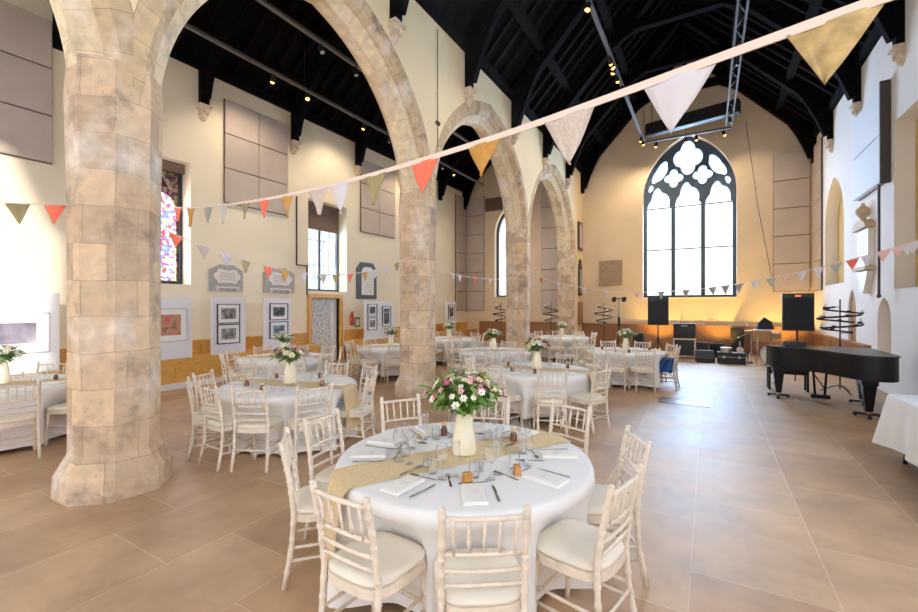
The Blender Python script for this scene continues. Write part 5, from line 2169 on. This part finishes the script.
x, y = at(737, 15.4)
tag(MB().rbox(-.2, .2, -.2, .2, 0, .98, .02).box(-.17, .17, -.21, -.2, .05, .93, 1).build('column_speaker', [M['black'], M['blackcloth']], None, (x, y, 0)), 'tall black column speaker against the brown dado', 'loudspeaker')
x, y = at(740, 13.9)
root = tag(empty('equipment_stand', (x, y, 0), .2), 'chrome stand holding a pale curved shape by the flight case', 'stand')
MB().tube([(-.12, -.1, 0), (0, 0, .25), (.12, -.1, 0)], .012, 6).tube([(0, .2, 0), (0, 0, .25), (0, .02, .62)], .012, 6).build('frame', M['silver'], root)
MB().prism([(-.12, .08), (-.13, .18), (-.08, .27), (-.10, .36), (-.04, .42), (.04, .42), (.10, .36), (.08, .27), (.13, .18), (.12, .08), (0, .04)], 0, .045, 0, axes((1, 0, 0), (0, .2, 1), (0, -1, 0), (0, -.06, .02))).build('pale_body', M['marble'], root)

# drum kit
x, y = at(762, 13.0)
root = tag(empty('drum_kit', (x, y, 0)), 'wooden drum kit partly behind the piano', 'drum kit')
Xd = Matrix.Translation((.22, 0, .30)) @ Matrix.Rotation(R(90), 4, 'X')
d_ = MB().lathe([(.28, -.2), (.28, .2)], 28, X=Xd).build('bass_drum', M['black'], root)
MB().lathe([(.27, .2), (.30, .2), (.30, .225), (.265, .225)], 28, X=Xd, cap=False).build('hoop', M['silver'], d_)
MB().lathe([(.265, .205), (.001, .21)], 28, X=Xd, cap=False).build('drum_head', M['drumhead'], d_)
for (dx, dy, z, r, h, nm_) in ((0, 0, .70, .22, .36, 'floor_tom'), (.30, .1, .78, .16, .2, 'rack_tom')):
    t_ = MB().lathe([(r, 0), (r, h)], 22, (dx, dy, z)).build(nm_, M['drumshell'], root)
    MB().lathe([(r + .008, h - .03), (r + .008, h + .008), (r - .004, h + .008), (.001, h + .003)], 22, (dx, dy, z), cap=False).build('drum_head', M['drumhead'], t_)
    lg = MB()
    for k in range(3):
        a = k * 2 * PI / 3
        lg.tube([(dx + (r + .01) * math.cos(a), dy + (r + .01) * math.sin(a), z + .15), (dx + (r + .04) * math.cos(a), dy + (r + .04) * math.sin(a), 0)], .011, 6)
    lg.build('stand_leg', M['silver'], t_)
cyb = MB().tube([(-.25, .25, 0), (-.25, .25, 1.02)], .011, 6)
for k in range(3):
    a = k * 2 * PI / 3
    cyb.tube([(-.25, .25, .35), (-.25 + .28 * math.cos(a), .25 + .28 * math.sin(a), .01)], .009, 5)
cs = cyb.build('cymbal_stand', M['silver'], root)
MB().lathe([(.20, 1.0), (.10, 1.018), (.04, 1.03), (.001, 1.045)], 22, (-.25, .25, 0), cap=False).build('cymbal', M['brass'], cs)
x2, y2 = at(765, 13.05)
tag(MB().add([(-.22, -.16, 0), (.22, -.16, 0), (.22, .16, 0), (-.22, .16, 0), (-.16, -.10, .20), (-.02, -.10, .36), (-.02, .10, .36), (-.16, .10, .20), (.16, -.1, .22), (.16, .1, .22)],
              [(3, 2, 1, 0), (0, 4, 7, 3), (4, 5, 6, 7), (5, 8, 9, 6), (8, 1, 2, 9), (0, 1, 8, 5, 4), (2, 3, 7, 6, 9)]).build('black_bag', M['blackcloth'], None, (x2, y2, 1.07)), 'black bag sitting on top of the drums', 'bag')
x, y = at(748, 13.4)
root = tag(empty('microphone_stand', (x, y, 0)), 'boom microphone stand beside the drums', 'microphone stand')
MB().tube([(0, 0, .02), (0, 0, .95)], .010, 6).build('pole', M['black'], root)
MB().tube([(-.22, 0, .80), (.25, 0, 1.06)], .009, 6).build('boom', M['silver'], root)
MB().lathe([(.14, 0), (.14, .02), (.02, .03)], 14).build('base', M['black'], root)
MB().ball((-.25, 0, .78), (.03, .03, .03), 8, 6).build('microphone', M['silver'], root)
pts = []
x0, y0 = at(672, 13.6)
for k in range(30):
    t = k / 29
    pts.append((x0 + 1.6 * t, y0 + .12 * math.sin(t * 11) + .3 * t, .008))
tag(MB().tube(pts, .007, 5).build('cable', M['black']), 'black cable on the floor in front of the amplifiers', 'cable')

# candlesticks on the dado ledge
def candlestick(u, label, n):
    d = 18.55
    k = (u - 459.0) / F
    dep = (YE - .08) / (k * SY + CY)
    x, y = at(u, dep)
    root = tag(empty('candlestick', (x, y, 1.04)), label, 'candlestick')
    MB().lathe([(.06, 0), (.05, .015), (.012, .03), (.012, .22), (.03, .24)], 10).build('holder', M['brass'], root)
    if n > 1:
        MB().tube([(-.16, 0, .26), (-.14, 0, .18), (0, 0, .14), (.14, 0, .18), (.16, 0, .26)], .008, 6).build('branch', M['brass'], root)
    for i in range(n):
        xx = 0 if n == 1 else (-.16 + .16 * i)
        MB().lathe([(.012, .22), (.012, .44), (.001, .45)], 8, (xx, 0, 0)).build('candle', M['wax'], root)
candlestick(680, 'single candlestick on the dado ledge above the amplifiers', 1)
candlestick(713, 'three branched candlestick on the dado ledge below the great window', 3)
for u, nm_ in ((664, 'left of the amplifiers'), (703, 'just left of the branched candlestick'), (729, 'right of the branched candlestick'), (747, 'nearest the drums')):
    k = (u - 459.0) / F
    x, y = at(u, (YE - .08) / (k * SY + CY))
    root = tag(empty('tea_candle', (x, y, 1.04)), 'small candle on the dado ledge ' + nm_, 'candle', 'small candles on the east ledge')
    MB().lathe([(.035, 0), (.035, .07), (.001, .07)], 10).build('wax', M['wax'], root)
    MB().lathe([(.003, .07), (.002, .085)], 5).build('wick', M['black'], root)

# small floor grating
x, y = at(684, 7.9)
root = tag(empty('floor_grating', (x, y, 0)), 'worn metal grating set in the floor right of the far table', 'grating')
g = MB()
g.box(-.42, .42, -.24, -.20, .0, .008).box(-.42, .42, .20, .24, .0, .008).box(-.42, -.39, -.2, .2, .0, .008).box(.39, .42, -.2, .2, .0, .008)
g.build('frame', M['grate'], root)
g = MB()
for k in range(20):
    xx = -.38 + k * .04
    g.box(xx, xx + .022, -.2, .2, .0, .006)
g.build('grid', M['grate'], root)

# white clothed side table at the right edge
root = tag(empty('side_table', (2.35, 5.75, 0)), 'folding side table under the white cloth at the right edge', 'table')
MB().box(-.52, .52, -1.05, 1.05, .715, .745).build('tabletop', M['brownwood'], root)
for sx in (-1, 1):
    for sy in (-1, 1):
        MB().tube([(sx * .42, sy * .85, .715), (sx * .44, sy * .92, 0)], .02, 8).build('leg', M['black'], root)
vs, fs = [], []
n = 0
def rect_pt(s, hw, hl):
    """walk round a rectangle, s in 0..1"""
    per = 4 * (hw + hl)
    q = s * per
    if q < 2 * hl:
        return (-hw, hl - q), (-1, 0)
    q -= 2 * hl
    if q < 2 * hw:
        return (-hw + q, -hl), (0, -1)
    q -= 2 * hw
    if q < 2 * hl:
        return (hw, -hl + q), (1, 0)
    q -= 2 * hl
    return (hw - q, hl), (0, 1)
N = 160
rows = [(.0, .757), (.006, .750), (.012, .73), (.02, .65), (.03, .5), (.04, .35), (.05, .20)]
for off, z in rows:
    for i in range(N):
        s = i / N
        (x, y), nr = rect_pt(s, .53, 1.06)
        corner = max(0, 1 - min(abs(abs(x) - .53) + abs(abs(y) - 1.06), .35) / .35)
        k = (.757 - z) / .55
        wv = .022 * math.sin(s * 62) * k + .012 * math.sin(s * 117 + 1) * k
        fl_ = off + wv + .07 * corner ** 1.5 * k
        sx, sy = (1 if x > 0 else -1), (1 if y > 0 else -1)
        ox = nr[0] * fl_ + (sx * fl_ * .7 if corner > 0 and nr[0] == 0 else 0) * corner
        oy = nr[1] * fl_ + (sy * fl_ * .7 if corner > 0 and nr[1] == 0 else 0) * corner
        vs.append((x + ox, y + oy, z - (.05 * corner * k)))
for r_ in range(len(rows) - 1):
    for i in range(N):
        j = (i + 1) % N
        fs.append((r_ * N + i, r_ * N + j, r_ * N + N + j, r_ * N + N + i))
fs.append(tuple(range(N - 1, -1, -1)))
tag(MB().add(vs, fs, 0, True).build('tablecloth', M['cloth'], None, (2.35, 5.75, 0)), 'white cloth over the side table at the right edge', 'tablecloth')

# ------------------------------------------------------------------ light
def area(name, loc, rot, sx, sy, power, col, spread=PI):
    l = bpy.data.lights.new(name, 'AREA')
    l.shape = 'RECTANGLE'
    l.size, l.size_y = sx, sy
    l.energy = power
    l.color = col
    l.spread = spread
    o = bpy.data.objects.new(name, l)
    COL.objects.link(o)
    o.location = loc
    o.rotation_euler = rot
    return o


DAY = (.86, .93, 1.0)
area('daylight_east_window', (WC, YE + 1.2, WZ + 3.0), (R(-90), 0, 0), 3.6, 6.6, 1300, (.44, .68, 1.0))
area('daylight_lancet', (-8.17, YE + 1.2, 4.3), (R(-90), 0, 0), 1.6, 4.6, 80, DAY)
for i, (a, b, z0, z1) in enumerate(NW):
    area('daylight_north', (XN - 1.3, (a + b) / 2, (z0 + z1) / 2), (0, R(-90), 0), z1 - z0 + .4, b - a + .4, 170, DAY)
for i, (a, b, z0, z1) in enumerate(ADDED_SWIN):  # lamps outside the unseen south windows, added for more daylight
    area('added_daylight_south', (XS + .8, (a + b) / 2, (z0 + z1) / 2), (0, R(90), 0), z1 - z0, b - a, 900, (.84, .91, 1))

for k, (pos, dr, pw) in enumerate(LAMPS):
    l = bpy.data.lights.new('track_lamp', 'SPOT')
    l.energy = pw * .5
    l.color = (1, .80, .55)
    l.spot_size = R(120)
    l.spot_blend = .7
    l.shadow_soft_size = .08
    o = bpy.data.objects.new('track_lamp', l)
    COL.objects.link(o)
    o.location = pos
    o.rotation_euler = dr.to_track_quat('-Z', 'Y').to_euler()

# amber uplighters added unseen behind the band gear, washing the east wall
for x in (-1.6, .4, 2.2):
    root = tag(empty('added_uplighter', (x, YE - .95, 0)), {-1.6: 'small added floor lamp behind the loudspeaker below the great window', .4: 'small added floor lamp behind the flight case', 2.2: 'small added floor lamp behind the drums'}[x], 'added_uplighter')
    MB().lathe([(.08, 0), (.09, .02), (.09, .14), (.07, .15)], 14).build('case', M['black'], root)
    MB().lathe([(.001, .151), (.06, .151)], 14, cap=False).build('bulb', M['bulb'], root)
    l = bpy.data.lights.new('added_uplight', 'SPOT')
    l.energy = 170
    l.color = (1, .62, .13)
    l.spot_size = R(110)
    l.spot_blend = .8
    l.shadow_soft_size = .08
    o = bpy.data.objects.new('added_uplight', l)
    COL.objects.link(o)
    o.location = (x, YE - .95, .2)
    o.rotation_euler = (R(180 - 20), 0, 0)

sl = bpy.data.lights.new('sun', 'SUN')
sl.energy = 3.2
sl.angle = R(1.2)
sl.color = (1, .95, .86)
so = bpy.data.objects.new('sun', sl)
COL.objects.link(so)
so.rotation_euler = Vector((-.85, .45, -.27)).to_track_quat('-Z', 'Y').to_euler()

w = bpy.data.worlds.new('sky')
scene.world = w
w.use_nodes = True
bg = w.node_tree.nodes['Background']
bg.inputs['Color'].default_value = (.92, .95, 1.0, 1)
bg.inputs['Strength'].default_value = 1.5

# prototypes that were never placed are removed
for o in list(scene.objects):
    if o.parent is None and o.type in ('MESH', 'EMPTY') and not o.get('label') and not o.get('kind'):
        for c in list(o.children):
            for g in list(c.children):
                bpy.data.objects.remove(g)
            bpy.data.objects.remove(c)
        bpy.data.objects.remove(o)

vs_ = scene.view_settings
vs_.view_transform = 'Standard'
vs_.look = 'None'
vs_.gamma = 1
vs_.use_curve_mapping = False
vs_.exposure = 0.5
cy = scene.cycles
cy.use_denoising = True
try:
    cy.denoiser = 'OPENIMAGEDENOISE'
except Exception:
    pass
cy.max_bounces = 8
cy.diffuse_bounces = 5
cy.glossy_bounces = 3
cy.transmission_bounces = 4
cy.transparent_max_bounces = 32
cy.sample_clamp_indirect = 6
cy.caustics_reflective = False
cy.caustics_refractive = False
